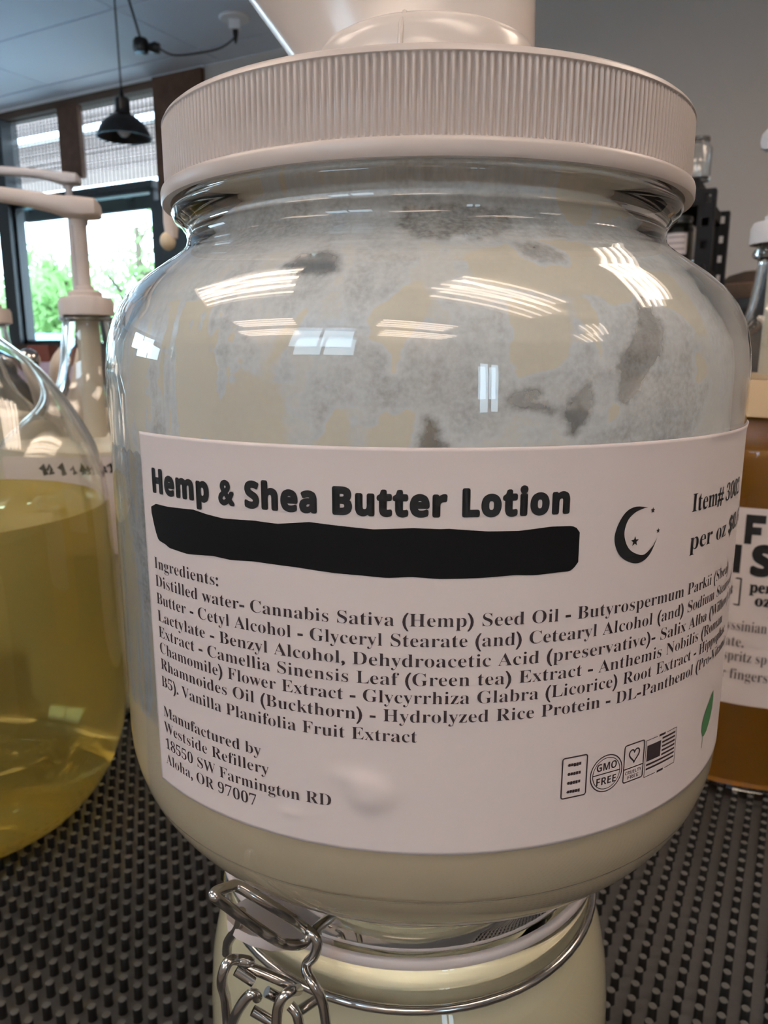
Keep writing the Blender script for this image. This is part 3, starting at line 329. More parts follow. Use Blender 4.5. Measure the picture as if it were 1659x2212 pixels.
MOON=[(31.6,-0.3588),(29.43,-0.3533),(27.79,-0.3626),(26.61,-0.3885),(26.09,-0.4199),(26.52,-0.4482),(27.64,-0.472),(29.62,-0.4877),(31.23,-0.4869),(32.63,-0.4709),(33.78,-0.4351),(33.06,-0.4527),(31.49,-0.4707),(30.02,-0.4659),(28.73,-0.4525),(27.97,-0.4324),(27.68,-0.4088),(28.22,-0.3816),(29.49,-0.3653),(30.87,-0.3594)]
# ================================================================ the room
WT = 0.12
M_WALL = mat('grey painted wall', (0.58, 0.53, 0.49), 0.75, bump=(120, 0.15, 0.001), noise=(2.2, 0.05))
M_CEIL = mat('white ceiling panel', (0.74, 0.80, 0.90), 0.6, noise=(1.5, 0.04))
M_FLOOR = mat('dull floor', (0.20, 0.17, 0.14), 0.5, noise=(3, 0.2))
M_BRICK = mat('old brown brick', (0.13, 0.065, 0.04), 0.85, noise=(18, 0.6), bump=(60, 0.6, 0.004))
M_WOOD = mat('brown stained wood', (0.10, 0.055, 0.035), 0.6, noise=(10, 0.3))
M_FRAME = mat('black window frame', (0.008, 0.009, 0.010), 0.4)
M_TRIMW = mat('white painted trim', (0.86, 0.88, 0.92), 0.4)
M_SHADE = mat('woven window shade', (0.30, 0.27, 0.25), 0.8)
M_PANE = glass_mat('window glass', (0.98, 1.0, 1.0), 1.01)
def rbox(name, a0, a1, n0, n1, z0, z1, m, parent=None, kind='structure', **k):
    b = MB().box(a0, a1, n0, n1, z0, z1)
    V = [room(*v) for v in b.V]
    o = mesh(name, V, b.F, m, None, smooth=False)
    if parent:
        o.parent = parent; o.matrix_parent_inverse = parent.matrix_world.inverted()
    elif kind: o['kind'] = kind
    return o
FZ = -CZ
rbox('floor', -6.8, 5.2, -2.9, 3.92, FZ - 0.1, FZ, M_FLOOR)
WN = 3.8
# front wall with its window opening: pieces around it are one wall object
wb = MB()
wb.box(-3.24, 5.1, WN, WN + WT, FZ, CEIL)                 # drywall to the right of the windows
wall = mesh('wall_front', [room(*v) for v in wb.V], wb.F, M_WALL, smooth=False); wall['kind'] = 'structure'
rbox('trim_1', -6.7, -3.24, WN, WN + WT, FZ, 0.03, M_WOOD)                      # low brick-coloured wall under the sill
rbox('trim_2', -6.7, -3.24, WN, WN + WT, 1.54, 1.585, M_WOOD)                   # header beam
rbox('trim_3', -6.7, -3.24, WN - 0.01, WN + WT, 1.585, CEIL, M_TRIMW)           # white trim standing in for a strip of light under the ceiling
rbox('trim_4', -4.50, -4.305, WN, WN + 0.035, 1.10, 1.56, M_BRICK)           # short brick pier between the transoms
rbox('trim_5', -3.62, -3.24, WN - 0.03, WN + WT, 0.9, 1.585, M_BRICK)           # brick pier at the end
rbox('trim_6', -3.70, -3.24, WN - 0.02, WN + WT, 0.03, 0.9, M_FRAME)
def window(name, a0, a1, z0, z1, mull=()):
    w = empty(name, room((a0+a1)/2, WN, z0)); w['kind'] = 'structure'
    t = 0.03
    bpy.context.view_layer.update()
    b = MB(); b.box(a0, a1, WN+0.01, WN+0.07, z0, z0+t); b.box(a0, a1, WN+0.01, WN+0.07, z1-t, z1); b.box(a0, a0+t, WN+0.01, WN+0.07, z0, z1); b.box(a1-t, a1, WN+0.01, WN+0.07, z0, z1)
    f = mesh('window_frame', [room(*v) for v in b.V], b.F, M_FRAME, smooth=False); f.parent = w; f.matrix_parent_inverse = w.matrix_world.inverted()
    p = MB().box(a0+t, a1-t, WN+0.035, WN+0.039, z0+t, z1-t)
    g = mesh('pane', [room(*v) for v in p.V], p.F, M_PANE, smooth=False); g.parent = w; g.matrix_parent_inverse = w.matrix_world.inverted()
    return w
window('window_1', -5.04, -3.70, 0.03, 0.99)
window('window_2', -6.6, -5.16, 0.03, 0.99)
rbox('trim_7', -5.16, -5.035, WN - 0.03, WN + 0.1, 0.03, 1.54, M_FRAME)         # tall black mullion
rbox('trim_8', -6.6, -3.70, WN, WN + 0.08, 0.985, 1.03, M_FRAME)                # black transom bar
# woven shades in the upper lights: thin slats and threads
def shade(a0, a1, nm):
    w = empty('woven_shade', room((a0+a1)/2, WN + 0.06, 1.14)); bpy.context.view_layer.update()
    tag(w, nm, 'blind', 'woven shades in the upper window lights')
    rnd = random.Random(int(a0*10))
    b = MB(); z = 1.135
    while z < 1.54:
        h = rnd.uniform(0.003, 0.011)
        if not (1.385 < z < 1.425): b.box(a0, a1, WN+0.06, WN+0.064, z, z+h)
        z += h + rnd.uniform(0.005, 0.012)
    o = mesh('slat', [room(*v) for v in b.V], b.F, M_SHADE, smooth=False); o.parent = w; o.matrix_parent_inverse = w.matrix_world.inverted(); o['kind'] = 'stuff'
    b = MB(); a = a0 + 0.01
    while a < a1:
        b.box(a, a+0.006, WN+0.057, WN+0.06, 1.03, 1.54); a += 0.035
    o = mesh('thread', [room(*v) for v in b.V], b.F, M_SHADE, smooth=False); o.parent = w; o.matrix_parent_inverse = w.matrix_world.inverted(); o['kind'] = 'stuff'
shade(-5.03, -4.46, 'woven shade in the upper light left of the short brick pier')
shade(-4.37, -3.63, 'woven shade behind the black pendant lamp')
shade(-6.5, -5.17, 'woven shade in the upper light left of the black mullion')
# back, left and right walls with their own windows
def holed_wall(name, horizontal, pos, s0, s1, holes, thick):
    b = MB(); s = s0
    def bx(u0, u1, z0, z1):
        if horizontal: b.box(u0, u1, pos, pos + thick, z0, z1)
        else: b.box(pos, pos + thick, u0, u1, z0, z1)
    for (h0, h1, z0, z1) in holes:
        bx(s, h0, FZ, CEIL); bx(h0, h1, FZ, z0); bx(h0, h1, z1, CEIL); s = h1
    bx(s, s1, FZ, CEIL)
    o = mesh(name, [room(*v) for v in b.V], b.F, M_WALL, smooth=False); o['kind'] = 'structure'
BACK = -2.40
holed_wall('wall_back', True, BACK - WT, -6.7, 5.1, [(-1.0, 0.1, 0.75, 1.57), (2.35, 3.05, -0.15, 0.7)], WT)
holed_wall('wall_left', False, -6.7 - WT, BACK, WN, [(-1.5, 0.3, 0.75, 1.5)], WT)
holed_wall('wall_right', False, 5.1, BACK, WN, [], WT)
def plain_window(name, horizontal, pos, u0, u1, z0, z1):
    w = empty(name, room(*(((u0+u1)/2, pos, z0) if horizontal else (pos, (u0+u1)/2, z0)))); w['kind'] = 'structure'
    bpy.context.view_layer.update(); b = MB(); p = MB(); t = 0.05; um = (u0+u1)/2
    def bx(m, a0, a1, q0, q1, d0, d1):
        if horizontal: m.box(a0, a1, pos+d0, pos+d1, q0, q1)
        else: m.box(pos+d0, pos+d1, a0, a1, q0, q1)
    for r in [(u0,u1,z0,z0+t),(u0,u1,z1-t,z1),(u0,u0+t,z0,z1),(u1-t,u1,z0,z1),(um-t/2,um+t/2,z0,z1)]: bx(b, *r, -0.08, -0.03)
    bx(p, u0+t, u1-t, z0+t, z1-t, -0.058, -0.054)
    for nm, m, mt in (('window_frame', b, M_FRAME), ('pane', p, M_PANE)):
        o = mesh(nm, [room(*v) for v in m.V], m.F, mt, smooth=False); o.parent = w; o.matrix_parent_inverse = w.matrix_world.inverted()
plain_window('window_3', True, BACK, -1.0, 0.1, 0.75, 1.57)
plain_window('window_4', True, BACK, 2.35, 3.05, -0.15, 0.7)
plain_window('window_5', False, -6.7, -1.5, 0.3, 0.75, 1.5)
portal(-4.9, WN + 0.1, 0.8, 3.4, 1.5, math.pi)
portal(-0.45, BACK - 0.1, 1.16, 1.1, 0.82, 0)
portal(2.7, BACK - 0.1, 0.27, 0.7, 0.85, 0)
portal(-6.78, -0.6, 1.12, 1.8, 0.75, -math.pi/2)
# ceiling: a slab with separate panels hung under it
ceil = rbox('ceiling', -6.82, 5.22, -2.92, 3.92, CEIL + 0.012, CEIL + 0.1, M_CEIL)
TROFFERS = [(-1.42, -0.15), (0.8, -0.12), (1.05, 1.55), (-1.5, -2.08), (0.9, -2.05), (3.3, -0.10)]  # the last one is added to brighten the right side of the label
pb = MB().box(-0.605, 0.605, -0.288, 0.288, 0.0, 0.012)
pm = bpy.data.meshes.new('ceiling_panel'); pm.from_pydata(pb.V, [], pb.F); pm.materials.append(M_CEIL)
bpy.context.view_layer.update()
n = 3.705
while n > -3.0:
    for i in range(10):
        a = -6.2 + 1.22 * i + 0.05
        if any(abs(a - ta) < 0.9 and abs(n - tn) < 0.42 for ta, tn in TROFFERS): continue
        n0 = n
        o = inst('ceiling_panel', pm, None, room(a, n0, CEIL), ROT); o.parent = ceil
        if n > 3.5: o.scale = (1, 0.32, 1)
    n -= 0.40 if n > 3.5 else 0.588
# ceiling light fixtures behind and above the camera: frame, louvre blades and four tubes each
M_TUBE = mat('lit fluorescent tube', (1, 1, 1), 0.5, emit=(1.0, 0.80, 0.64), estr=TUBE_EMIT)
M_REFL = mat('fixture reflector', (0.8, 0.8, 0.8), 0.3)
LAB = {0: 'fluorescent ceiling fixture above the counter to the left behind the camera', 1: 'fluorescent ceiling fixture above the counter to the right of the camera',
       2: 'fluorescent ceiling fixture beyond the counter on the right', 3: 'fluorescent ceiling fixture near the back wall on the left', 4: 'fluorescent ceiling fixture near the back wall on the right',
       5: 'added fluorescent ceiling fixture far right, brightening the label from out of view'}
tf = MB()
tf.box(-0.6, 0.6, -0.3, 0.3, -0.004, 0.0); 
for (x0, x1, y0, y1) in [(-0.61, 0.61, -0.31, -0.295), (-0.61, 0.61, 0.295, 0.31), (-0.61, -0.595, -0.31, 0.31), (0.595, 0.61, -0.31, 0.31)]: tf.box(x0, x1, y0, y1, -0.06, 0.0)
tfm = bpy.data.meshes.new('fixture_frame'); tfm.from_pydata(tf.V, [], tf.F); tfm.materials.append(M_REFL)
tb = MB(); tb.tube([(-0.57, 0, 0), (0.57, 0, 0)], 0.019, 10)
tbm = bpy.data.meshes.new('tube'); tbm.from_pydata([tuple(v) for v in tb.V], [], tb.F); tbm.materials.append(M_TUBE)
for i, (a, n) in enumerate(TROFFERS):
    e = empty('ceiling_fixture', room(a, n, CEIL), ROT); tag(e, LAB[i], 'ceiling light', 'fluorescent ceiling fixtures')
    inst('fixture_frame', tfm, e)
    for k in range(4): inst('tube', tbm, e, (0, -0.21 + 0.14 * k, -0.03))

# ---------------------------------------------------------------- pendant lamp, cord adapter and outlet box
M_ENAMEL = mat('black enamel', (0.008, 0.009, 0.011), 0.3)
M_BULB = mat('frosted bulb', (0.85, 0.87, 0.9), 0.3)
M_CORD = mat('dark cord', (0.02, 0.02, 0.024), 0.6)
L0 = Vector((-1.075, 3.436, CZ + 0.858))
lamp = empty('pendant_lamp', L0); tag(lamp, 'black enamel dome pendant lamp hanging on a cord before the left window', 'lamp')
prof = [(0.028, 0.145), (0.030, 0.10), (0.034, 0.085), (0.060, 0.070), (0.088, 0.045), (0.104, 0.015), (0.110, -0.005), (0.107, -0.005), (0.101, 0.015), (0.085, 0.042), (0.058, 0.066), (0.03, 0.08), (0.012, 0.082)]
MB().lathe(prof, 40).build('lamp_shade', M_ENAMEL, lamp)
MB().lathe([(0.001, 0.185), (0.006, 0.18), (0.012, 0.15), (0.024, 0.147), (0.030, 0.14), (0.030, 0.10), (0.001, 0.10)], 24).build('socket_cap', M_ENAMEL, lamp)
MB().lathe([(0.001, -0.002), (0.012, 0.0), (0.024, 0.012), (0.028, 0.028), (0.022, 0.048), (0.013, 0.07), (0.001, 0.07)], 20).build('bulb', M_BULB, lamp)
MB().tube([(0, 0, 0.18), (-0.003, 0, 0.45), (-0.006, 0, 0.735)], 0.0035, 8).build('cord', M_CORD, lamp)
ad = empty('cord_adapter', Vector((-1.09, 3.85, CZ + 1.34))); tag(ad, 'black plug and socket adapter hanging in the cord under the ceiling', 'adapter')
MB().lathe([(0.001, 0), (0.03, 0.003), (0.036, 0.02), (0.036, 0.05), (0.028, 0.062), (0.001, 0.065)], 20).build('socket_body', M_ENAMEL, ad, loc=(-0.012, 0, -0.03))
MB().tube([(0.015, 0, 0.0), (0.03, 0, -0.004), (0.05, 0, -0.005), (0.072, 0.002, -0.008)], 0.026, 12, taper=[0.5, 0.7, 1, 0.8]).build('plug', M_ENAMEL, ad)
MB().tube(smooth_path([(0.07, 0.002, -0.008), (0.12, 0.06, -0.015), (0.2, 0.17, 0.03), (0.29, 0.28, 0.09), (0.345, 0.36, 0.16), (0.352, 0.375, 0.20)]), 0.0042, 8).build('cord', M_CORD, ad)
MB().tube([(-0.012, 0, 0.03), (-0.032, -0.06, 0.15), (-0.045, -0.12, 0.262)], 0.005, 8).build('cord', M_CORD, ad)
bx_ = empty('outlet_box', Vector((-0.738, 4.225, CZ + CEIL))); tag(bx_, 'white round outlet box on the ceiling with a black plug', 'outlet')
MB().lathe([(0.001, -0.012), (0.07, -0.012), (0.078, -0.004), (0.078, 0.0)], 32).build('cover_plate', M_TRIMW, bx_)
MB().box(-0.028, 0.028, -0.02, 0.02, -0.055, -0.012).build('receptacle', M_TRIMW, bx_, smooth=False)
MB().tube([(0, 0, -0.05), (0, 0, -0.075), (0, 0, -0.115)], 0.014, 12, taper=[1, 1, 0.4]).build('plug', M_ENAMEL, bx_)

# ================================================================ outside the windows
M_ASPH = mat('sunlit pavement', (0.55, 0.54, 0.50), 0.8)
rbox('ground', -30, 20, WN + 0.2, 45, FZ - 0.12, FZ - 0.05, M_ASPH)
# brick building across the street, seen through the shades
M_FACE = mat('pale brick facade', (0.22, 0.17, 0.15), 0.9, noise=(3, 0.25))
M_DKG = mat('dark green awning', (0.012, 0.02, 0.018), 0.7)
fb = empty('brick_building', room(-12, 14, FZ)); bpy.context.view_layer.update(); tag(fb, 'grey brown brick building across the street above the window bar', 'building')
def ext(name, boxes, m, parent):
    b = MB()
    for q in boxes: b.box(*q)
    o = mesh(name, [room(*v) for v in b.V], b.F, m, smooth=False); o.parent = parent; o.matrix_parent_inverse = parent.matrix_world.inverted(); return o
aw = empty('awning_board', room(-4.45, WN + 0.35, 0.9)); bpy.context.view_layer.update(); tag(aw, 'dark awning board outside under the transom bar', 'awning')
ext('board', [(-5.3, -3.95, WN + 0.3, WN + 0.34, 0.93, 1.06)], M_DKG, aw)
ext('bracket', [(-5.25, -5.22, WN + 0.1, WN + 0.3, 1.0, 1.03)], M_DKG, aw); ext('bracket', [(-4.2, -4.17, WN + 0.1, WN + 0.3, 1.0, 1.03)], M_DKG, aw)
rr = random.Random(5)
ext('wall', [(-30, 8, 14, 15, 4.1, 6.4)], M_FACE, fb)
ext('cornice', [(-30, 8, 13.8, 14, 4.95, 5.12)], M_TRIMW, fb)
M_LEAF = mat('sunlit leaves', (0.24, 0.38, 0.14), 0.6); 
lm = M_LEAF.node_tree; tl = lm.nodes.new('ShaderNodeBsdfTranslucent'); tl.inputs[0].default_value = (0.38, 0.58, 0.24, 1)
mxs = lm.nodes.new('ShaderNodeMixShader'); mxs.inputs[0].default_value = 0.5
lm.links.new(lm.nodes['Principled BSDF'].outputs[0], mxs.inputs[1]); lm.links.new(tl.outputs[0], mxs.inputs[2]); lm.links.new(mxs.outputs[0], lm.nodes['Material Output'].inputs[0])
M_BARK = mat('bark', (0.12, 0.09, 0.06), 0.9)
def tree(a, n, base, H, rad, cnt, seed, label, low=0.15, size=0.12):
    rnd = random.Random(seed)
    t = empty('leafy_tree', room(a, n, base)); tag(t, label, 'tree', 'trees beyond the window')
    b = MB(); b.tube([(0, 0, 0), (0.03, 0, H*0.4), (0.0, 0.02, H*0.8)], 0.09, 8, taper=[1, 0.8, 0.3])
    tips = []
    for k in range(12):
        z0 = H * rnd.uniform(low, 0.75); q = rnd.uniform(0, 6.28); l = rad * rnd.uniform(0.6, 1.0) * (1.1 - z0/H)
        P = [(0, 0, z0), (math.cos(q)*l*0.5, math.sin(q)*l*0.5, z0+l*0.25), (math.cos(q)*l, math.sin(q)*l, z0+l*0.75)]
        b.tube(P, 0.035, 6, taper=[1, 0.7, 0.3]); tips.append(P)
    b.build('trunk', M_BARK, t)
    c = MB()
    for k in range(cnt):
        P = rnd.choice(tips); s = rnd.uniform(0.15, 1.1)
        p = Vector(P[0]).lerp(Vector(P[2]), s) + Vector((rnd.gauss(0, 0.16), rnd.gauss(0, 0.16), rnd.gauss(0.05, 0.2))) * rad * 0.75
        u = Vector((rnd.gauss(0,1), rnd.gauss(0,1), rnd.gauss(0,1))).normalized(); v = u.orthogonal().normalized() * size * rnd.uniform(0.5, 1); u = u * size * rnd.uniform(0.8, 1.5)
        c.add([p - u, p + v*0.5, p + u, p - v*0.5], [(0, 1, 2, 3)])
    o = c.build('foliage', M_LEAF, t, smooth=False); o['kind'] = 'stuff'
tree(-8.6, 7.2, FZ, 2.8, 1.05, 3400, 3, 'bushy bright green tree beyond the left part of the window', size=0.07)
tree(-7.1, 7.0, FZ, 3.2, 0.95, 900, 8, 'sparse young tree with few leaves beyond the right part of the window', size=0.06, low=0.3)
tree(-10.6, 8.0, FZ, 2.4, 1.1, 1500, 13, 'green tree seen past the black mullion at the far left', size=0.08)
car = empty('parked_car', room(-7.4, 4.95, FZ)); tag(car, 'pale blue roof and hood of a parked car outside below the tree', 'car')
M_CAR = mat('blue car paint', (0.20, 0.42, 0.62), 0.25)
sec = [(-2.0, 0.45), (-2.0, 0.85), (-1.1, 0.98), (-0.55, 1.28), (0.7, 1.30), (1.3, 1.0), (2.0, 0.9), (2.0, 0.45)]
V = []; F = []
for y in (-0.8, 0.8):
    for x, z in sec: V.append((x, y * (0.85 if z > 1.1 else 1), z))
k = len(sec); F = [tuple(range(k)), tuple(range(2*k-1, k-1, -1))] + [(i, (i+1) % k + 0, (i+1) % k + k, i + k) for i in range(k)]
F = F[:2] + [(i, i + k, (i+1) % k + k, (i+1) % k) for i in range(k)]
mesh('car_body', V, F, M_CAR, car, smooth=False, rz=ROT)
for i, (x, y) in enumerate([(-1.25, -0.78), (1.25, -0.78), (-1.25, 0.78), (1.25, 0.78)]):
    b = MB().lathe([(0.32, -0.1), (0.32, 0.1)], 24, cap=True); Vw = [(v[0], v[2], v[1]) for v in b.V]
    q = Matrix.Rotation(ROT, 3, 'Z') @ Vector((x, y, 0.34)); mesh('wheel', Vw, b.F, M_ENAMEL, car, loc=q, rz=ROT)

# ================================================================ counter and mat
MZ = -3.5
def P3(x, y, z): return Vector((x*R, y*R, CZ + z*R))       # jar-scale coordinates relative to the camera
MATH = 0.0022 + 0.086*R
ct = CZ + MZ*R - MATH
cb = MB().box(-11, 22, -2.0, 15.5, 0, 0)
def rb(a0, a1, n0, n1, z0, z1):
    b = MB(); b.box(a0, a1, n0, n1, z0, z1); return [AX*v[0]+NX*v[1]+Vector((0,0,v[2])) for v in b.V], b.F
counter = empty('display_counter', Vector((0, 0.3, 0))); tag(counter, 'black display counter under the drainage mat', 'counter')
V, F = rb(-0.85, 0.95, -0.02, 1.15, ct - 0.04, ct); o = mesh('worktop', [v - counter.location for v in V], F, M_BLACK, counter, smooth=False)
V, F = rb(-0.82, 0.92, 0.02, 1.12, 0.0, ct - 0.04); o = mesh('cabinet', [v - counter.location for v in V], F, M_BLACK, counter, smooth=False)
# bar mat: a rubber sheet carrying a square lattice of round nubs, 8 mm apart
PITCH = 0.112 * R; NH = 0.086 * R; NR_ = 0.0245 * R
rug = empty('bar_mat', Vector((0, 0, ct)), ROT); tag(rug, 'black rubber bar mat with round nubs covering the counter', 'mat')
a0, a1, n0, n1 = -8.6*R, 5.2*R, 1.0*R, 11.6*R
MB().box(a0, a1, n0, n1, 0, 0.0022).build('base_sheet', M_RUBBER_DARK, rug, smooth=False)
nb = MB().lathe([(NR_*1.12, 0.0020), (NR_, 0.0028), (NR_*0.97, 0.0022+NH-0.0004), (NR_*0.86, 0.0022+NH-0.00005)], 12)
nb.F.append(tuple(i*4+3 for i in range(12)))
nme = bpy.data.meshes.new('nub'); nme.from_pydata(nb.V, [], nb.F); nme.materials.append(M_RUBBER_SHADE); nme.materials.append(M_RUBBER_TOP)
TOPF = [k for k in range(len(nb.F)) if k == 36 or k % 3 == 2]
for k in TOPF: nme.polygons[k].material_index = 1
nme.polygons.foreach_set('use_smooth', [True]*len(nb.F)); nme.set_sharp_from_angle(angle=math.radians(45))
# one lattice point taken as origin; the 300 nubs that show largest are objects, the rest one mesh
ox, oy = 1.9275, 3.9255
oa = (ox*AX.x + oy*AX.y)*R; on = (ox*NX.x + oy*NX.y)*R
pts = []
for i in range(int((a0-oa)/PITCH)+1, int((a1-oa)/PITCH)):
    for j in range(int((n0-on)/PITCH)+1, int((n1-on)/PITCH)):
        a, n = oa + i*PITCH, on + j*PITCH
        w_ = AX*a + NX*n; x, y = w_.x/R, w_.y/R
        dep = y*0.978 + 3.5*0.208; px = 829 + 1661*x/dep; py = 1106 - 1661*(-3.5*0.978 + y*0.208)/dep
        seen = (0 < px < 1659 and py < 2212) and (px < 455 or px > 1320) and dep > 1 and math.hypot(x+3.18, y-5.3) > 1.25
        pts.append((0 if seen else 1, w_.length, a, n))
pts.sort()
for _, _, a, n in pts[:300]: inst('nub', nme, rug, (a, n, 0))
vb = np.array([tuple(v) for v in nb.V]); fq = [f for f in nb.F]
restp = np.array([(a, n, 0) for _, _, a, n in pts[300:]])
VV = (restp[:, None, :] + vb[None]).reshape(-1, 3)
FF = [tuple(v + k*len(vb) for v in f) for k in range(len(restp)) for f in fq]
o = mesh('nub_field', VV.tolist(), FF, M_RUBBER_SHADE, rug, angle=45); o['kind'] = 'stuff'
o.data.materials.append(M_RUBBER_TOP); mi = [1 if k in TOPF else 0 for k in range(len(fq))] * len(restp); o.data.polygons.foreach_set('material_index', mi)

# ================================================================ the big lotion jar
D = 2.62
def axis_frame(cx, cy):
    c = Vector((cx, cy, 0)); F_ = -c.normalized(); Rt = Vector((-F_.y, F_.x, 0))
    if Rt.x < 0: Rt = -Rt
    return F_, Rt
b_ = math.radians(2.78); JC = (D*math.sin(b_), D*math.cos(b_)); ZB = -1.59
FJ, RJ = axis_frame(*JC)
def jp(phi, r, z, zb=ZB, F_=FJ, Rt=RJ):
    q = math.radians(phi); d = F_*math.cos(q) + Rt*math.sin(q)
    return Vector((d.x*r*R, d.y*r*R, (z - zb)*R))
jar = empty('lotion_jar', P3(JC[0], JC[1], ZB)); tag(jar, 'large clear wide-mouth jar of cream lotion with white ribbed lid and printed label', 'jar')
outer = [(0.001,-1.565),(0.40,-1.57),(0.50,-1.588),(0.60,-1.59)] + [(x, z) for x, z in arc(0.60, -1.19, 0.40, -90, 0, 14)][1:] + \
  [(1.0,-0.9),(1.0,-0.5),(1.0,-0.2),(0.999,-0.06),(0.993,0.0),(0.985,0.04),(0.972,0.08),(0.951,0.12),(0.916,0.165),(0.872,0.203),(0.815,0.243),(0.785,0.262),(0.762,0.28),(0.748,0.295),(0.742,0.315),(0.744,0.335),(0.757,0.358),(0.775,0.372),(0.785,0.392),(0.783,0.405),(0.762,0.415),(0.752,0.43),(0.758,0.445),(0.766,0.46),(0.756,0.48),(0.75,0.52),(0.75,0.60)]
inner = [(0.70,0.60),(0.70,0.50),(0.70,0.40),(0.695,0.33),(0.705,0.29),(0.74,0.255),(0.79,0.215),(0.85,0.165),(0.90,0.115),(0.932,0.06),(0.948,0.01),(0.955,-0.05),(0.957,-0.12),(0.957,-0.5),(0.957,-1.15)] + \
  [(x, z) for x, z in arc(0.60, -1.19, 0.355, 0, -90, 10)][1:] + [(0.3,-1.53),(0.001,-1.515)]
def glass_shell(name, outer, inner, zb, parent, m=None, seg=128, rz=0):
    pr = [(r, z - zb) for r, z in outer + inner]
    return MB().lathe([(r, z) for r, z in pr], seg, sc=R).build(name, m or M_GLASS, parent, angle=60)
glass_shell('glass_body', outer, inner, ZB, jar)
# the lotion itself, level under the top of the label
LEVEL = -1.02
inn = [(r + 0.0015, z) for r, z in inner if z < LEVEL and r > 0.31][::-1]
lot = [(0.001, -1.518), (0.30, -1.532)] + [(r, z - 0.002) for r, z in inn] + [(0.9585, LEVEL), (0.93, LEVEL - 0.01), (0.7, LEVEL - 0.05), (0.4, LEVEL - 0.10), (0.001, LEVEL - 0.12)]
MB().lathe([(r, z - ZB) for r, z in lot], 128, sc=R).build('lotion', M_LOTION, jar)
# smears: a film just inside the glass with coverage from blobs and streaks
NP, NZ = 760, 360
phis = np.linspace(-180, 180, NP + 1); z0f, z1f = -1.04, 0.56
zs = np.linspace(z0f, z1f, NZ)
rin = np.interp(zs, [z for r, z in inner[::-1]], [r for r, z in inner[::-1]])
PH, ZZ = np.meshgrid(phis, zs, indexing='ij')
def vnoise(u, v, seed, per=None):
    g = np.random.RandomState(seed).rand(256, 256)
    if per: u = np.mod(u, per)
    iu = np.floor(u).astype(int); iv = np.floor(v).astype(int); fu = u - iu; fv = v - iv
    fu = fu*fu*(3-2*fu); fv = fv*fv*(3-2*fv)
    iu1 = (iu + 1) % per if per else iu + 1
    G = lambda i, j: g[i % 256, j % 256]
    return (G(iu,iv)*(1-fu) + G(iu1,iv)*fu)*(1-fv) + (G(iu,iv+1)*(1-fu) + G(iu1,iv+1)*fu)*fv
def fbm(u, v, seed, per, o=4):
    s = 0; a = 0.5; t = 0
    for k in range(o):
        s = s + a * vnoise(u * 2**k, (v + 7.3) * 2**k, seed + k, per * 2**k); t += a; a *= 0.5
    return s / t
U = (PH + 180) / 360
st = fbm(U * 90, ZZ * 5, 11, 90)            # vertical streaks
bl = fbm(U * 16, ZZ * 4, 31, 16)            # broad patches
fi = fbm(U * 120, ZZ * 40, 51, 120)         # crumbly edges
cover = 0.92 + 0.35*(bl - 0.5) + 0.5*(st - 0.5) + 0.3*(fi - 0.5)
cover = np.clip(cover, 0.62, 0.943)
cover = np.where(np.abs(PH) > 95, np.clip(cover * 0.95, 0.2, 0.9), cover)
low = np.clip((-ZZ - 0.62) / 0.3, 0, 1); cover = cover*(1-low) + low*np.clip(0.90 + 0.35*(st-0.5) + 0.1*bl, 0.7, 1.0)
sidez = np.clip((-PH - 22) / 10, 0, 1) * np.clip((PH + 100)/20, 0, 1) * (ZZ < 0.1); st2 = fbm(U*160, ZZ*3.5, 91, 160); cover = np.clip(cover + sidez*0.9*(st2-0.45), 0.3, 1.0)
neck = np.clip((ZZ - 0.20) / 0.06, 0, 1); cover = cover * (1 - neck) + neck * np.clip(0.86 + 0.8*(bl - 0.5) + 0.4*(st-0.5), 0.3, 0.975)
warpP = PH + (fi - 0.5) * 1.6 + (st - 0.5) * 1.4; warpZ = ZZ + (fi - 0.5) * 0.03 + (fbm(U*30, ZZ*10, 71, 30) - 0.5) * 0.03
def inside(poly):
    x = warpP; y = warpZ; r = np.zeros(x.shape, bool); n = len(poly)
    for i in range(n):
        xi, yi = poly[i]; xj, yj = poly[i-1]
        if yi == yj: continue
        r ^= ((yi > y) != (yj > y)) & (x < (xj - xi) * (y - yi) / (yj - yi) + xi)
    return r
def blur(m):
    m = m.astype(float)
    for _ in range(2): m = (m + np.roll(m, 1, 0) + np.roll(m, -1, 0) + np.roll(m, 1, 1) + np.roll(m, -1, 1)) / 5
    return m
for lev, poly in SMEARS:
    k = blur(inside(poly)); cover = cover * (1 - k) + k * (lev + (0.25*(st - 0.5) + 0.2*(fi-0.5) if lev < 0.9 else 0))
cover = np.clip(cover, 0, 1)
V = []
q = np.radians(PH); dx = FJ.x*np.cos(q) + RJ.x*np.sin(q); dy = FJ.y*np.cos(q) + RJ.y*np.sin(q)
rr_ = (rin[None, :] - 0.003 + 0.0048*np.clip((-0.15 - ZZ)/0.2, 0, 1)) * R
XYZ = np.stack([dx*rr_, dy*rr_, (ZZ - ZB)*R], -1)[:-1].reshape(-1, 3)
idx = np.arange(NP*NZ).reshape(NP, NZ)
i0 = idx[:, :-1]; i1 = np.roll(idx, -1, 0)[:, :-1]; i2 = np.roll(idx, -1, 0)[:, 1:]; i3 = idx[:, 1:]
Fc = np.stack([i0, i1, i2, i3], -1).reshape(-1, 4)
me = bpy.data.meshes.new('lotion_smear'); me.vertices.add(len(XYZ)); me.vertices.foreach_set('co', XYZ.ravel())
me.loops.add(len(Fc)*4); me.loops.foreach_set('vertex_index', Fc.ravel().astype(np.int32))
me.polygons.add(len(Fc)); me.polygons.foreach_set('loop_start', np.arange(0, len(Fc)*4, 4, dtype=np.int32))
me.update(calc_edges=True); me.validate()
me.polygons.foreach_set('use_smooth', [True]*len(me.polygons))
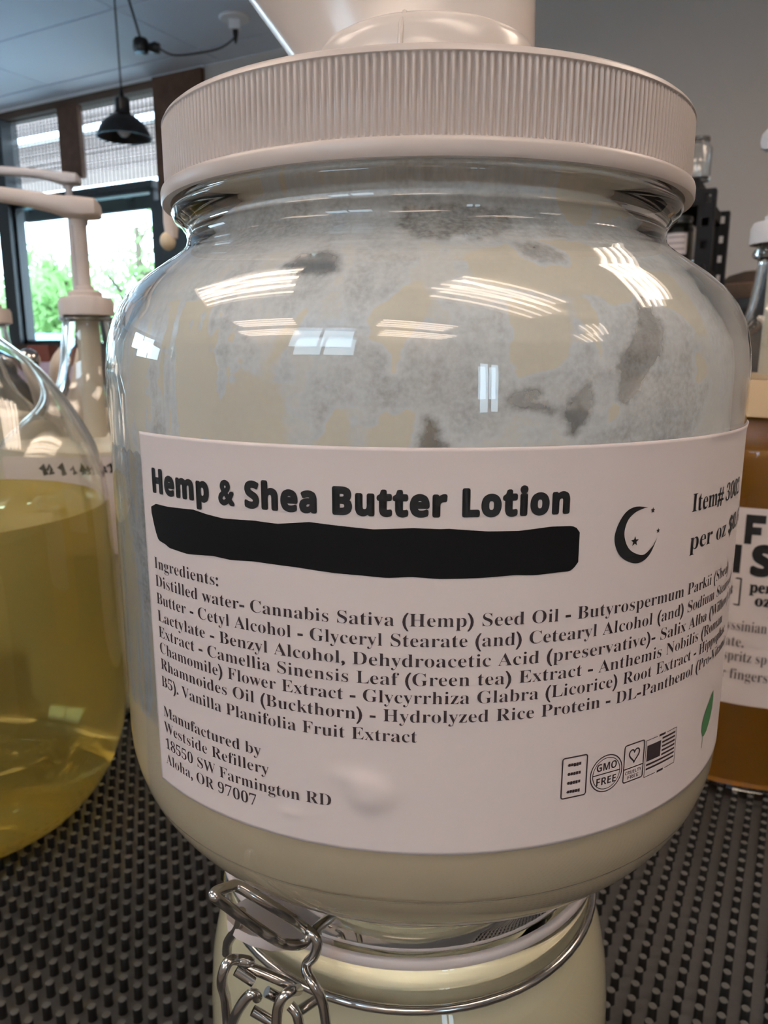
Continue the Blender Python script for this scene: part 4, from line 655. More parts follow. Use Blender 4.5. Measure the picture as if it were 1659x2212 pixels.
at = me.attributes.new('cover', 'FLOAT', 'POINT'); at.data.foreach_set('value', cover[:-1].reshape(-1).astype(np.float32))
me.materials.append(M_FILM)
inst('lotion_smear', me, jar)
MB().tube([jp(p, 0.9665, -1.3335) for p in range(0, 360, 3)], 0.0042*R, 8, close=True).build('heel_highlight_ring', M_GLASS, jar)  # glass ring added on the heel to draw a pale highlight line
# lid with rib grip
NR = 292; SPR = 8; seg = NR * SPR
zt = 0.648
lidp = [(0.0,-1),(0.30,zt-0.004),(0.70,zt-0.004),(0.765,zt),(0.785,zt-0.002),(0.795,zt-0.010),(0.8,zt-0.022),(0.8005,0.628),('a',0.623),('b',0.616),('b',0.54),('b',0.464),('a',0.458),(0.803,0.456),(0.810,0.452),(0.8125,0.444),(0.8125,0.420),(0.809,0.413),(0.795,0.412),(0.786,0.416),(0.784,0.44),(0.780,0.60),(0.30,0.61)]
V = []; F = []; pr = lidp[1:]; n = len(pr)
for i in range(seg):
    a = 2*math.pi*i/seg; ph = (i % SPR) / SPR
    rib = max(0.0, math.sin(math.pi * min(1, ph / 0.68))) if ph < 0.68 else 0.0
    rib = rib ** 0.55
    for r, z in pr:
        if r == 'b': r = 0.7915 + 0.0085*rib
        elif r == 'a': r = 0.7975
        V.append((r*math.cos(a)*R, r*math.sin(a)*R, (z-ZB)*R))
for i in range(seg):
    j = (i+1) % seg
    for k in range(n-1): F.append((i*n+k, j*n+k, j*n+k+1, i*n+k+1))
lid = mesh('lid', V, F, M_PLASTIC, jar, angle=50)
F = [tuple(range(64))]; 
MB().lathe([(0.001, zt-0.010-ZB), (0.31, zt-0.010-ZB), (0.31, zt-0.004-ZB)], 64, sc=R).build('lid_disc', M_PLASTIC, jar)
# pump on the lid
pump = empty('pump', (0, 0, (zt - ZB)*R)); pump.parent = jar
MB().lathe([(0.35,-0.004),(0.352,0.02),(0.352,0.15),(0.345,0.20),(0.325,0.232),(0.29,0.252),(0.25,0.262),(0.001,0.262)], 96, sc=R).build('pump_collar', M_PLASTIC_GLOSS, pump)
# wide flared head rising from the collar towards the left
V = []; F = []; NS = 40; lev = [(0.04, -0.005, 0.340, 0.30), (0.12, -0.012, 0.348, 0.29), (0.2, -0.025, 0.362, 0.27), (0.32, -0.07, 0.405, 0.26), (0.5, -0.14, 0.475, 0.25), (0.75, -0.24, 0.575, 0.25), (0.95, -0.32, 0.655, 0.25), (1.0, -0.33, 0.645, 0.23)]
for (z, cx, rx, ry) in lev:
    for i in range(NS):
        a = 2*math.pi*i/NS; ex = 0.75
        c_, s_ = math.cos(a), math.sin(a)
        x = cx + rx*math.copysign(abs(c_)**ex, c_); y = 0.05 + ry*math.copysign(abs(s_)**ex, s_)
        p = (RJ*x - FJ*y)*R; V.append((p.x, p.y, z*R))
for k in range(len(lev)-1):
    for i in range(NS): j = (i+1) % NS; F.append((k*NS+i, k*NS+j, (k+1)*NS+j, (k+1)*NS+i))
F.append(tuple((len(lev)-1)*NS + i for i in range(NS)))
mesh('pump_head', V, F, M_PLASTIC_GLOSS, pump)
s0 = jp(-11, 0.353, 0.0, 0); MB().tube([jp(-11, 0.352, 0.0, 0), jp(-11, 0.352, 0.15, 0), jp(-11, 0.344, 0.2, 0), jp(-11, 0.30, 0.245, 0), jp(-11, 0.2, 0.258, 0)], 0.008*R, 8).build('mold_seam', M_PLASTIC_GLOSS, pump)
MB().lathe([(0.18,-0.06),(0.18,-0.34),(0.15,-0.40),(0.06,-0.42),(0.055,-1.0),(0.001,-1.0)], 40, sc=R).build('pump_cylinder', mat('beige pump barrel', (0.42, 0.38, 0.29), 0.5), pump)

# ---------------------------------------------------------------- label of the big jar
LR = 1.0012
lab = []; LF = []
phl = np.linspace(-45.6, 112, 316); zl = np.linspace(-1.177, -0.205, 110)
for ph in phl:
    for z in zl:
        bump = 0.010*math.exp(-(((ph+6.4)/3.0)**2 + ((z+1.022)/0.045)**2)**1.6) + 0.004*math.exp(-((ph+9.5)/2.5)**2 - ((z+0.985)/0.02)**2)
        bump += 0.005*math.exp(-((ph+18.1)/1.9)**2 - ((z+1.109)/0.005)**2)
        edge = 0.004*math.exp(-((z+0.205)/0.012)**2) * (1 if ph > 45 else 0.25)
        lab.append(jp(ph, LR + bump + edge, z))
nz = len(zl)
for i in range(len(phl)-1):
    for j in range(nz-1): LF.append((i*nz+j, (i+1)*nz+j, (i+1)*nz+j+1, i*nz+j+1))
label = mesh('label', lab, LF, M_PAPER, jar)
sol = label.modifiers.new('paper thickness', 'SOLIDIFY'); sol.thickness = 0.00012; sol.offset = -1
# --- lettering
def decode(ps):
    out = []
    for p in ps:
        q = [(p[i]/500, p[i+1]/500) for i in range(0, len(p), 2)]
        out.append([v for k, v in enumerate(q) if abs(v[0]-q[k-1][0]) + abs(v[1]-q[k-1][1]) > 0.005])
    return out
CACHE = {}
def off_poly(P, o):
    P = np.array(P); a = np.roll(P, 1, 0); b = np.roll(P, -1, 0); e1 = P - a; e2 = b - P
    e1 = e1/(np.linalg.norm(e1, axis=1)[:, None]+1e-9); e2 = e2/(np.linalg.norm(e2, axis=1)[:, None]+1e-9)
    n = np.stack([e1[:, 1]+e2[:, 1], -(e1[:, 0]+e2[:, 0])], 1); l = np.linalg.norm(n, axis=1)[:, None]
    return P + (n/(l+1e-9)) * o / np.clip(l/2, 0.85, 1)
def area(P): return sum(P[i-1][0]*P[i][1] - P[i][0]*P[i-1][1] for i in range(len(P)))/2
def within(pt, P):
    r = False
    for i in range(len(P)):
        (xi, yi), (xj, yj) = P[i], P[i-1]
        if (yi > pt[1]) != (yj > pt[1]) and pt[0] < (xj-xi)*(pt[1]-yi)/(yj-yi)+xi: r = not r
    return r
def tess(ps):
    start = [0]
    for p in ps: start.append(start[-1] + len(p))
    outs = [i for i, p in enumerate(ps) if area(p) > 0]; tris = []
    for o in outs:
        grp = [o] + [i for i, p in enumerate(ps) if i not in outs and within(p[0], ps[o])]
        idx = [start[i] + k for i in grp for k in range(len(ps[i]))]
        for t in tessellate_polygon([[Vector((v[0], v[1], 0)) for v in ps[i]] for i in grp]): tris.append(tuple(idx[k] for k in t))
    return tris
def glyph(font, ch, o):
    k = (id(font), ch, o)
    if k not in CACHE:
        adv, s = font[ch]; ps = [off_poly(p, o) for p in decode(s)]
        flat = [tuple(v) for p in ps for v in p]
        CACHE[k] = (adv, flat, tess(ps))
    return CACHE[k]
def width(font, t, sp=0.0, track=0.0): return sum((0.28+sp if c == ' ' else font[c][0]) + track for c in t)
class Print:
    """flat print wrapped on a cylinder: put(phi, z) -> point"""
    def __init__(s, put): s.mb = MB(); s.put = put
    def text(s, font, t, phi0, z0, em, phi_ref=None, ref=None, o=0.0, thin='()-,.:#$', othin=0.018, track=0.0, rad=1.0, sp=0.0, heavy=0.0):
        sx = em / rad * 57.29578
        if phi_ref is not None: sx = (phi_ref - phi0) / width(font, ref or t, sp, track)
        x = 0.0
        for c in t:
            if c == ' ': x += 0.28 + sp + track; continue
            adv, flat, tris = glyph(font, c, othin if (c in thin) else o)
            # heavy faces: the outline is struck again, slightly shifted, all round
            for hx, hy in ([(0, 0)] + [(heavy*math.cos(q*math.pi/4), heavy*math.sin(q*math.pi/4)) for q in range(8)] if heavy else [(0, 0)]):
                s.mb.add([s.put(phi0 + (x + v[0] + hx) * sx, z0 + (v[1] + hy)*em) for v in flat], tris)
            x += adv + track
        return phi0 + x * sx
    def poly(s, rings):
        flat = [v for r in rings for v in r]
        tris = tessellate_polygon([[Vector((v[0], v[1]*57.3, 0)) for v in r] for r in rings])
        s.mb.add([s.put(*v) for v in flat], tris)
    def rect(s, p0, p1, z0, z1, n=6, slant=0.0):
        V = []; F = []
        for i in range(n+1):
            ph = p0 + (p1-p0)*i/n; V += [s.put(ph, z0 + slant*i/n), s.put(ph, z1 + slant*i/n)]
        for i in range(n): F.append((2*i, 2*i+2, 2*i+3, 2*i+1))
        s.mb.add(V, F)
    def line(s, pts, w, close=False):
        # polyline of width w (in z units); pts are (phi, z)
        P = [Vector((p[0]/57.3, p[1], 0)) for p in pts]; n = len(P); V = []
        for i in range(n):
            a = P[i-1] if (i > 0 or close) else P[i]; b = P[(i+1) % n] if (i < n-1 or close) else P[i]
            t = (b - a).normalized(); m_ = Vector((-t.y, t.x, 0)) * w/2
            for q in (P[i]+m_, P[i]-m_): V.append(s.put(q.x*57.3, q.y))
        F = [(2*i, 2*i+1, (2*i+3) % (2*n), (2*i+2) % (2*n)) for i in range(n if close else n-1)]
        s.mb.add(V, F)
PR = LR + 0.0012
put = lambda ph, z: jp(ph, PR, z)
t = Print(put); t.text(FONT_SANS, 'Hemp & Shea Butter Lotion', -42.6, -0.352, 0.080, 19.4, o=0.0, thin='', othin=0.0, heavy=0.043, track=0.045, sp=0.04)
t.mb.build('title_lettering', M_INK, label, smooth=False)
t = Print(put)
ztop = lambda ph: float(np.interp(ph, [p for p, z in BTOP], [z for p, z in BTOP])); zbot = lambda ph: float(np.interp(ph, [p for p, z in BBOT], [z for p, z in BBOT]))
V = []; F = []; N_ = 130; pa, pz = BTOP[0][0], BTOP[-1][0]
for i in range(N_+1):
    ph = pa + (pz-pa)*i/N_; a, b = ztop(ph), zbot(ph)
    if i < 4: b = b + (4-i)**2*0.003
    if i > N_-3: b = b + (i-N_+3)**2*0.0022; a = a - (i-N_+3)**2*0.0012
    for k in range(4): V.append(jp(ph, PR, b + (a-b)*k/3))
for i in range(N_):
    for k in range(3): F.append((i*4+k, (i+1)*4+k, (i+1)*4+k+1, i*4+k+1))
mesh('marker_strip', V, F, M_MARKER, label, smooth=False)['label'] = 'black marker strip hiding the line under the title'
t = Print(put)
EM = 0.0450; TH = -0.011
ls = 0.0
lines = [('Ingredients:', -43.4, -0.556, 'Ingredients:', -28.6),
 ('Distilled water- Cannabis Sativa (Hemp) Seed Oil - Butyrospermum Parkii (Shea)', -43.4, -0.604, 'Distilled water- Cannabis Sativa (Hemp) Seed Oil', 18.4),
 ('Butter - Cetyl Alcohol - Glyceryl Stearate (and) Cetearyl Alcohol (and) Sodium Stearoyl', -43.4, -0.652, 'Butter - Cetyl Alcohol - Glyceryl Stearate (and) Cetearyl Alcohol', 34.2),
 ('Lactylate - Benzyl Alcohol, Dehydroacetic Acid (preservative)- Salix Alba (Willow) Bark', -43.4, -0.700, 'Lactylate - Benzyl Alcohol, Dehydroacetic Acid', 15.9),
 ('Extract - Camellia Sinensis Leaf (Green tea) Extract - Anthemis Nobilis (Roman', -43.4, -0.745, 'Extract - Camellia Sinensis Leaf (Green tea)', 12.2),
 ('Chamomile) Flower Extract - Glycyrrhiza Glabra (Licorice) Root Extract - Hippophae', -43.4, -0.789, 'Chamomile) Flower Extract - Glycyrrhiza Glabra', 16.0),
 ('Rhamnoides Oil (Buckthorn) - Hydrolyzed Rice Protein - DL-Panthenol (Pro-Vitamin', -43.4, -0.835, 'Rhamnoides Oil (Buckthorn) - Hydrolyzed', 9.3),
 ('B5). Vanilla Planifolia Fruit Extract', -43.5, -0.885, 'B5). Vanilla Planifolia Fruit Extract', -0.1)]
put2 = lambda ph, z: jp(ph, PR, z)
t = Print(put2)
for s_, p0, z, ref, pe in lines: t.text(FONT_SERIF, s_, p0, z, EM, pe, ref, o=TH)
t.mb.build('ingredients_lettering', M_INK_BROWN, label, smooth=False)
t = Print(put2)
for s_, z, pe in [('Manufactured by', -0.972, -22.4), ('Westside Refillery', -1.018, -21.2), ('18550 SW Farmington RD', -1.067, -11.7), ('Aloha, OR 97007', -1.113, -23.4)]:
    t.text(FONT_SERIF, s_, -43.5, z, 0.0450, pe, o=TH)
t.mb.build('address_lettering', M_INK_BROWN, label, smooth=False)
t = Print(put); t.text(FONT_SERIF, 'Item# 3002', 41.1, -0.390, 0.067, 51.3, 'Item#', o=-0.006); t.text(FONT_SERIF, 'per oz $0.60', 41.3, -0.487, 0.067, 54.2, 'per oz', o=-0.006)
t.mb.build('price_lettering', M_INK, label, smooth=False)
# crescent moon with stars
def star(cp, cz, r):
    out = []
    for i in range(10):
        a = math.pi/2 + i*math.pi/5; q = r if i % 2 == 0 else r*0.42
        out.append((cp + q*math.cos(a)*57.3, cz + q*math.sin(a)))
    return out
t = Print(put)
mo = [(p.x*57.3, p.y) for p in smooth_path([Vector((a/57.3, b, 0)) for a, b in MOON[:11]], 4)] + [(p.x*57.3, p.y) for p in smooth_path([Vector((a/57.3, b, 0)) for a, b in MOON[11:]], 4)]
t.poly([mo]); t.poly([star(29.6, -0.4355, 0.0125)]); t.poly([star(32.54, -0.367, 0.0075)]); t.poly([star(33.85, -0.4184, 0.0070)])
t.mb.build('moon_emblem', M_INK, label, smooth=False)
# badges
t = Print(put)
def rrect(p0, p1, z0, z1, r=0.008):
    P = []
    for (cx, cz_, a0_) in [(p1-r*57.3, z1-r, 0), (p0+r*57.3, z1-r, 90), (p0+r*57.3, z0+r, 180), (p1-r*57.3, z0+r, 270)]:
        for k in range(5): a = math.radians(a0_ + k*22.5); P.append((cx + r*math.cos(a)*57.3, cz_ + r*math.sin(a)))
    return P
t.line(rrect(20.0, 23.9, -1.057, -0.951, 0.006), 0.0035, True)
rj = random.Random(2)
for k in range(4):
    zc = -0.971 - 0.0235*k
    for q in range(5): t.rect(20.9 + q*0.42, 21.25 + q*0.42, zc - 0.004 + rj.uniform(-.001,.001), zc + 0.004, 1)
    t.rect(20.8, 22.9 - (0.4 if k in (1, 2) else 0), zc - 0.001, zc + 0.001, 2)
cc = [(27.35 + 0.0485*math.cos(a/36*2*math.pi)*57.3, -1.015 + 0.0485*math.sin(a/36*2*math.pi)) for a in range(36)]; t.line(cc, 0.003, True)
cc = [(27.35 + 0.0415*math.cos(a/36*2*math.pi)*57.3, -1.015 + 0.0415*math.sin(a/36*2*math.pi)) for a in range(36)]; t.line(cc, 0.002, True)
t.line([(24.9, -1.015), (29.8, -1.015)], 0.003)
t.text(FONT_SANS, 'GMO', 25.5, -1.006, 0.028, 29.2, o=0.0, thin=''); t.text(FONT_SANS, 'FREE', 25.5, -1.044, 0.028, 29.2, o=0.0, thin='')
t.line(rrect(30.5, 34.4, -1.058, -0.957, 0.006), 0.0035, True); t.line([(30.5, -1.022), (34.4, -1.022)], 0.003)
h = [(32.45 + 0.0011*16*math.sin(a)**3*57.3, -0.988 + 0.00125*(13*math.cos(a)-5*math.cos(2*a)-2*math.cos(3*a)-math.cos(4*a))) for a in [i/40*2*math.pi for i in range(40)]]; t.line(h, 0.0042, True)
t.text(FONT_SANS, 'CRUELTY', 30.8, -1.038, 0.013, 34.1, o=-0.01, thin=''); t.text(FONT_SANS, 'FREE', 31.3, -1.052, 0.014, 33.6, o=-0.01, thin='')
f0, f1 = 35.1, 41.8
t.rect(f0, 38.2, -1.022, -0.978, 3)
for k in range(7):
    zc = -1.046 + k*0.0115; s = 38.5 if k > 1 and zc > -1.026 else f0
    t.rect(s, f1, zc, zc + 0.0055, 6)
for z in (-1.064, -0.963): t.line([(f0-.3, z), (37.3, z)], 0.002); t.line([(39.6, z), (f1+.3, z)], 0.002); t.rect(37.7, 39.2, z-0.003, z+0.003, 2)
t.line([(f0-.3, -1.064), (f0-.3, -0.963)], 0.0018); t.line([(f1+.3, -1.064), (f1+.3, -0.963)], 0.0018)
t.mb.build('badge_print', M_INK_BROWN, label, smooth=False)
t = Print(put)
lf = [(51.9,-1.055),(51.2,-1.035),(51.2,-1.01),(52.0,-0.985),(53.6,-0.962),(55.8,-0.940),(56.2,-0.965),(56.0,-0.995),(55.2,-1.025),(53.8,-1.05),(52.6,-1.058)]
t.poly([lf]); t.line([(52.2, -1.056), (51.9, -1.09)], 0.003)
t.mb.build('leaf_emblem', M_GREEN, label, smooth=False)

# ================================================================ the clamp jar under it
b2 = math.radians(2.05); KC = (D*math.sin(b2), D*math.cos(b2)); KZ = MZ
FK, RK = axis_frame(*KC)
kj = empty('clamp_jar', P3(KC[0], KC[1], KZ)); tag(kj, 'clear wire clamp jar of pale green cream under the big jar', 'jar')
ko = [(0.001,-3.47),(0.5,-3.49),(0.62,-3.5)] + arc(0.64,-3.38,0.12,-90,0,6) + [(0.762,-3.0),(0.762,-2.5),(0.758,-2.35),(0.745,-2.2),(0.722,-2.09),(0.695,-2.01),(0.668,-1.965),(0.655,-1.94),(0.655,-1.90),(0.67,-1.875),(0.682,-1.85),(0.682,-1.80),(0.672,-1.79)]
ki = [(0.60,-1.79),(0.60,-1.9),(0.61,-1.97),(0.66,-2.07),(0.69,-2.18),(0.71,-2.3),(0.72,-2.5),(0.72,-3.3)] + arc(0.62,-3.36,0.1,0,-90,5)[1:] + [(0.001,-3.45)]
glass_shell('glass_body', ko, ki, KZ, kj, seg=96)
kc = [(0.001,-3.452),(0.62,-3.462),(0.69,-3.44),(0.7215,-3.37),(0.7215,-2.5),(0.7115,-2.3),(0.6915,-2.18),(0.6615,-2.07),(0.6115,-1.97),(0.6015,-1.9),(0.58,-1.825),(0.001,-1.825)]
MB().lathe([(r, z-KZ) for r, z in kc], 96, sc=R).build('cream', M_LOTION_GREEN, kj)
lidg = [(0.001,-1.66),(0.35,-1.655),(0.45,-1.60),(0.50,-1.592),(0.60,-1.593),(0.645,-1.61),(0.668,-1.64),(0.672,-1.70),(0.67,-1.742),(0.60,-1.745),(0.585,-1.80),(0.50,-1.81),(0.001,-1.80)]
MB().lathe([(r, z-KZ) for r, z in lidg], 96, sc=R).build('glass_lid', M_GLASS, kj, angle=50)
gk = [(0.680,-1.752),(0.692,-1.751),(0.697,-1.756),(0.697,-1.781),(0.692,-1.786),(0.680,-1.785)]
MB().lathe([(r, z-KZ) for r, z in gk], 96, sc=R, closed=True).build('gasket', M_SILICONE, kj, angle=50)
# pull tab of the gasket
tabv = []; T0 = jp(-40, 0.68, -1.766, KZ, FK, RK)
dirt = (FK*math.cos(math.radians(-36)) + RK*math.sin(math.radians(-36))); side = Vector((-dirt.y, dirt.x, 0))
outl = [(0, 0.17), (0.06, 0.14), (0.13, 0.12), (0.19, 0.095), (0.225, 0.05), (0.235, 0), (0.225, -0.05), (0.19, -0.095), (0.13, -0.12), (0.06, -0.14), (0, -0.17)]
for zz in (-0.018, 0.018):
    for (u, v) in outl:
        lift = 0.35*u + 0.6*u*u
        p = dirt*(0.62+u)*R + side*v*R; tabv.append((p.x, p.y, (-1.766+zz+lift*0.8-KZ)*R))
m_ = len(outl); TF = [tuple(range(m_))[::-1], tuple(range(m_, 2*m_))] + [(i, (i+1) % m_, (i+1) % m_ + m_, i + m_) for i in range(m_)]
mesh('gasket_tab', tabv, TF, M_SILICONE, kj, angle=30)
WR = 0.0148*R
def wire(name, pts, r=WR, k=6, parent=kj):
    P = [Vector((x*R, y*R, (z-KZ)*R)) for x, y, z in pts]
    return MB().tube(smooth_path(P, k), r, 12).build(name, M_CHROME, parent)
ring = [jp(p, 0.685, -1.930, KZ, FK, RK) for p in range(0, 360, 5)]
MB().tube(ring, WR, 12, close=True).build('neck_ring', M_CHROME, kj)
wire('latch_loop', WIRES['latchfront'][::-1] + WIRES['latch'][1:], k=6)
wire('bail_wire', WIRES['bail'])
wire('side_wire', WIRES['post'])
wire('lever_wire', WIRES['leverl'][::-1] + WIRES['lever'][0:])
wire('lever_stub', WIRES['stub1']); wire('lever_stub', WIRES['stub2']); wire('lever_stub', WIRES['stub3'])
wire('hook_wire', WIRES['hook1']); wire('hook_wire', WIRES['hook2']); wire('hook_wire', WIRES['leg'])
wire('ring_joint', WIRES['neckjoin'])

# ================================================================ pump jugs around it
JUG = [(1.05,-3.5),(1.16,-3.40),(1.2,-3.2),(1.215,-2.6),(1.20,-2.1),(1.19,-1.5),(1.175,-1.05),(1.135,-0.77),(1.067,-0.59),(0.957,-0.38),(0.82,-0.186),(0.70,-0.055),(0.54,0.079),(0.40,0.20),(0.29,0.36),(0.235,0.52),(0.215,0.68),(0.205,0.80),(0.23,0.82),(0.23,0.86),(0.205,0.88),(0.20,1.0)]
JUGY = [(0.45,-3.44),(0.55,-3.5),(0.68,-3.49),(0.84,-3.42),(0.98,-3.28),(1.10,-3.08),(1.18,-2.82),(1.212,-2.5),(1.20,-2.1)] + JUG[5:]
JUGA = [(1.05,-3.5),(1.16,-3.40),(1.2,-3.2),(1.2,-1.7),(1.17,-1.4),(1.08,-1.15),(0.90,-0.93),(0.66,-0.72),(0.48,-0.57),(0.37,-0.42),(0.30,-0.2),(0.262,0.06),(0.235,0.26),(0.26,0.27),(0.26,0.30),(0.22,0.32),(0.215,0.48)]
JUGR = [(0.95,-3.5),(1.06,-3.43),(1.1,-3.3),(1.1,-1.0),(1.07,-0.72),(0.98,-0.48),(0.82,-0.27),(0.60,-0.07),(0.40,0.07),(0.28,0.18),(0.225,0.28),(0.195,0.45),(0.175,0.62),(0.168,0.72),(0.20,0.735),(0.215,0.765),(0.20,0.80),(0.185,0.82),(0.185,0.98)]
def smooth_prof(P):
    Q = smooth_path([Vector((r, z, 0)) for r, z in P], 3); return [(max(0.001, q.x), q.y) for q in Q]
def pump_jug(name, x, y, prof, level, liq, label, pumpang, cap_z, cap_r=0.26, capmat=None, reach=0.9, stem=0.5, tubec=None, spout_drop=0.12, head_z=None):
    e = empty(name, P3(x, y, MZ)); tag(e, label, 'jug', 'glass pump jugs on the mat')
    pr = smooth_prof(prof); th = 0.035
    inn = [(max(0.001, r - th), z + (0.03 if z < -3.3 else 0)) for r, z in pr]
    o_ = [(0.001, pr[0][1] + 0.04)] + pr; i_ = inn[::-1] + [(0.001, pr[0][1] + 0.08)]
    MB().lathe([(r, z-MZ) for r, z in o_ + i_], 96, sc=R).build('glass_body', M_GLASS, e, angle=60)
    if liq:
        q = [(r + 0.002, z) for r, z in inn if z < level]
        rl = float(np.interp(level, [z for r, z in inn], [r for r, z in inn])) + 0.002
        pl = [(0.001, q[0][1]-0.002)] + q + [(rl, level), (rl-0.02, level-0.012), (0.001, level-0.014)]
        MB().lathe([(r, z-MZ) for r, z in pl], 96, sc=R).build('liquid', liq, e, angle=60)
    if capmat is not None:
        ch = 0.17
        MB().lathe([(r, z) for r, z in [(cap_r-0.03,cap_z-MZ-0.0),(cap_r,cap_z-MZ),(cap_r,cap_z-MZ+ch*0.75),(cap_r-0.02,cap_z-MZ+ch),(cap_r-0.10,cap_z-MZ+ch+0.01),(cap_r-0.10,cap_z-MZ+ch+0.05),(cap_r-0.13,cap_z-MZ+ch+0.065),(0.001,cap_z-MZ+ch+0.065)]], 48, sc=R).build('cap', capmat, e, angle=40)
        zc = cap_z - MZ + ch + 0.06; hz = (head_z - MZ) if head_z is not None else zc + stem
        MB().lathe([(0.085, zc), (0.085, zc+0.04), (0.062, zc+0.06), (0.062, hz-0.12), (0.078, hz-0.10), (0.078, hz)], 32, sc=R).build('pump_stem', capmat, e)
        d = Vector((math.cos(math.radians(pumpang)), math.sin(math.radians(pumpang)), 0)); sd = Vector((-d.y, d.x, 0))
        V = []; F = []; secs = [(-0.20, 0.12, -0.02, 0.12, 0.00), (-0.16, 0.17, 0.0, 0.19, 0.0), (0.0, 0.18, 0.0, 0.22, 0.01), (0.12, 0.16, 0.01, 0.20, 0.012), (0.26, 0.11, 0.04, 0.17, 0.02), (0.5, 0.085, 0.08, 0.15, 0.03), (reach*0.88, 0.075, 0.13, 0.14, 0.02), (reach, 0.085, 0.06, 0.16, -0.03), (reach+0.07, 0.07, 0.05, 0.13, -0.03)]
        for (u, w_, zo, hh, dz) in secs:
            for k in range(12):
                a = 2*math.pi*k/12; yy = math.copysign(abs(math.cos(a))**0.7, math.cos(a))*w_; z_ = math.copysign(abs(math.sin(a))**0.7, math.sin(a))*hh/2
                p = d*u*R + sd*yy*R; V.append((p.x, p.y, (hz + 0.04 + zo + z_)*R))
        for i in range(len(secs)-1):
            for k in range(12): l = (k+1) % 12; F.append((i*12+k, i*12+l, (i+1)*12+l, (i+1)*12+k))
        F += [tuple(range(12))[::-1], tuple((len(secs)-1)*12+k for k in range(12))]
        mesh('pump_spout', V, F, capmat, e)
        dn = d*(reach+0.01)*R
        MB().lathe([(0.001, hz+0.08), (0.075, hz+0.08), (0.082, hz-spout_drop*0.5), (0.066, hz-spout_drop), (0.045, hz-spout_drop), (0.045, hz-spout_drop+0.03), (0.001, hz-spout_drop+0.03)], 24, sc=R).build('nozzle_tip', capmat, e, loc=(dn.x, dn.y, 0))
    if tubec: 
        r_, zb_, mt = tubec
        MB().lathe([(0.001, zb_-MZ), (r_*0.9, zb_-MZ), (r_, zb_-MZ+0.03), (r_, cap_z-MZ+0.05)], 32, sc=R).build('dip_tube', mt, e)
    return e
M_CAP = mat('cream white plastic', (0.66, 0.58, 0.54), 0.45)
M_CAP2 = mat('cool white plastic', (0.62, 0.60, 0.62), 0.45)
M_TUBE_B = mat('beige dip tube', (0.50, 0.45, 0.36), 0.5)
yj = pump_jug('pump_jug', -3.18, 5.30, JUGY, -1.09, M_YELLOW, 'round clear jug half full of yellow liquid at the left edge', 200, 1.0, capmat=M_CAP)
ja = pump_jug('pump_jug', -2.97, 7.93, JUGA, -0.95, M_MILK, 'jug with milky soap and a white pump right behind the yellow jug', 193, 0.325, capmat=M_CAP, cap_r=0.262, head_z=1.29, reach=1.1, tubec=(0.11, -0.9, M_TUBE_B))
jb = pump_jug('pump_jug', -5.39, 14.0, JUGA, -0.9, M_MILK, 'jug whose white pump rises highest at the left, behind the other pumps', 188, 0.48, capmat=M_CAP2, cap_r=0.32, head_z=2.78, reach=1.8, tubec=(0.11, -0.9, M_TUBE_B))
jc = pump_jug('pump_jug', -4.82, 9.57, JUGA, -0.8, M_MILK, 'jug cut by the left edge, only its white cap in view', 200, 0.30, capmat=M_CAP, cap_r=0.30, reach=0.9, stem=0.9, tubec=(0.11, -0.9, M_TUBE_B))
jd = pump_jug('pump_jug', -0.68, 9.3, JUGA, -0.9, M_MILK, 'jug hidden behind the big jar, only its pump nozzle showing beside the neck', 195, 0.5, capmat=M_CAP, head_z=1.50, reach=1.69, spout_drop=0.32, tubec=(0.11, -0.9, M_TUBE_B))
dd = Vector((math.cos(math.radians(195)), math.sin(math.radians(195)), 0))*1.745*R
MB().lathe([(max(0.0005, 0.085*math.cos(math.radians(q)))*1.0, 0.10*math.sin(math.radians(q))) for q in range(-90, 91, 15)], 20, sc=R).build('lotion_drop', mat('drop of cream', (0.72, 0.60, 0.42), 0.35), jd, loc=(dd.x, dd.y, (1.15 - MZ)*R))
jr = pump_jug('pump_jug', 3.27, 6.64, JUGR, -0.24, M_AMBER, 'jug of amber liquid with a printed white label at the right edge', 20, 0.84, capmat=M_CAP2, cap_r=0.245, head_z=1.6, tubec=(0.085, -2.8, M_TUBE_B))
# foam on the amber liquid
MB().lathe([(1.02,-0.50-MZ),(1.0,-0.45-MZ),(0.93,-0.33-MZ),(0.86,-0.235-MZ),(0.001,-0.225-MZ)], 64, sc=R).build('foam', M_FOAM, jr)
# label on the jug behind the yellow one, marker writing
FA, RA = axis_frame(-2.97, 7.93)
def wrap_label(name, F_, Rt, r, p0, p1, z0, z1, parent, m=M_PAPER):
    V = []; F = []; n = 60
    for i in range(n+1):
        for z in (z0, z1): V.append(jp(p0+(p1-p0)*i/n, r, z, MZ, F_, Rt))
    for i in range(n): F.append((2*i, 2*i+2, 2*i+3, 2*i+1))
    return mesh(name, V, F, m, parent)
la = wrap_label('label', FA, RA, 1.212, -40, 55, -1.85, -0.94, ja)
tb_ = MB().lathe([(1.1,0)], 4)
pa_ = Print(lambda ph, z: jp(ph, 1.216, z, MZ, FA, RA))
rs = random.Random(9)
x = -22
while x < 36:
    pts = [(x, -1.05 + rs.uniform(-.02, .02)), (x+1.2, -1.005+rs.uniform(-.02, .02)), (x+2.0, -1.05+rs.uniform(-.03, .02)), (x+1.0, -1.085), (x+3.0, -1.07)]
    pa_.line(pts, 0.022 if rs.random() < 0.6 else 0.034); x += rs.choice([3.0, 3.4, 5.2])
pa_.mb.build('handwriting', M_INK, la, smooth=False)
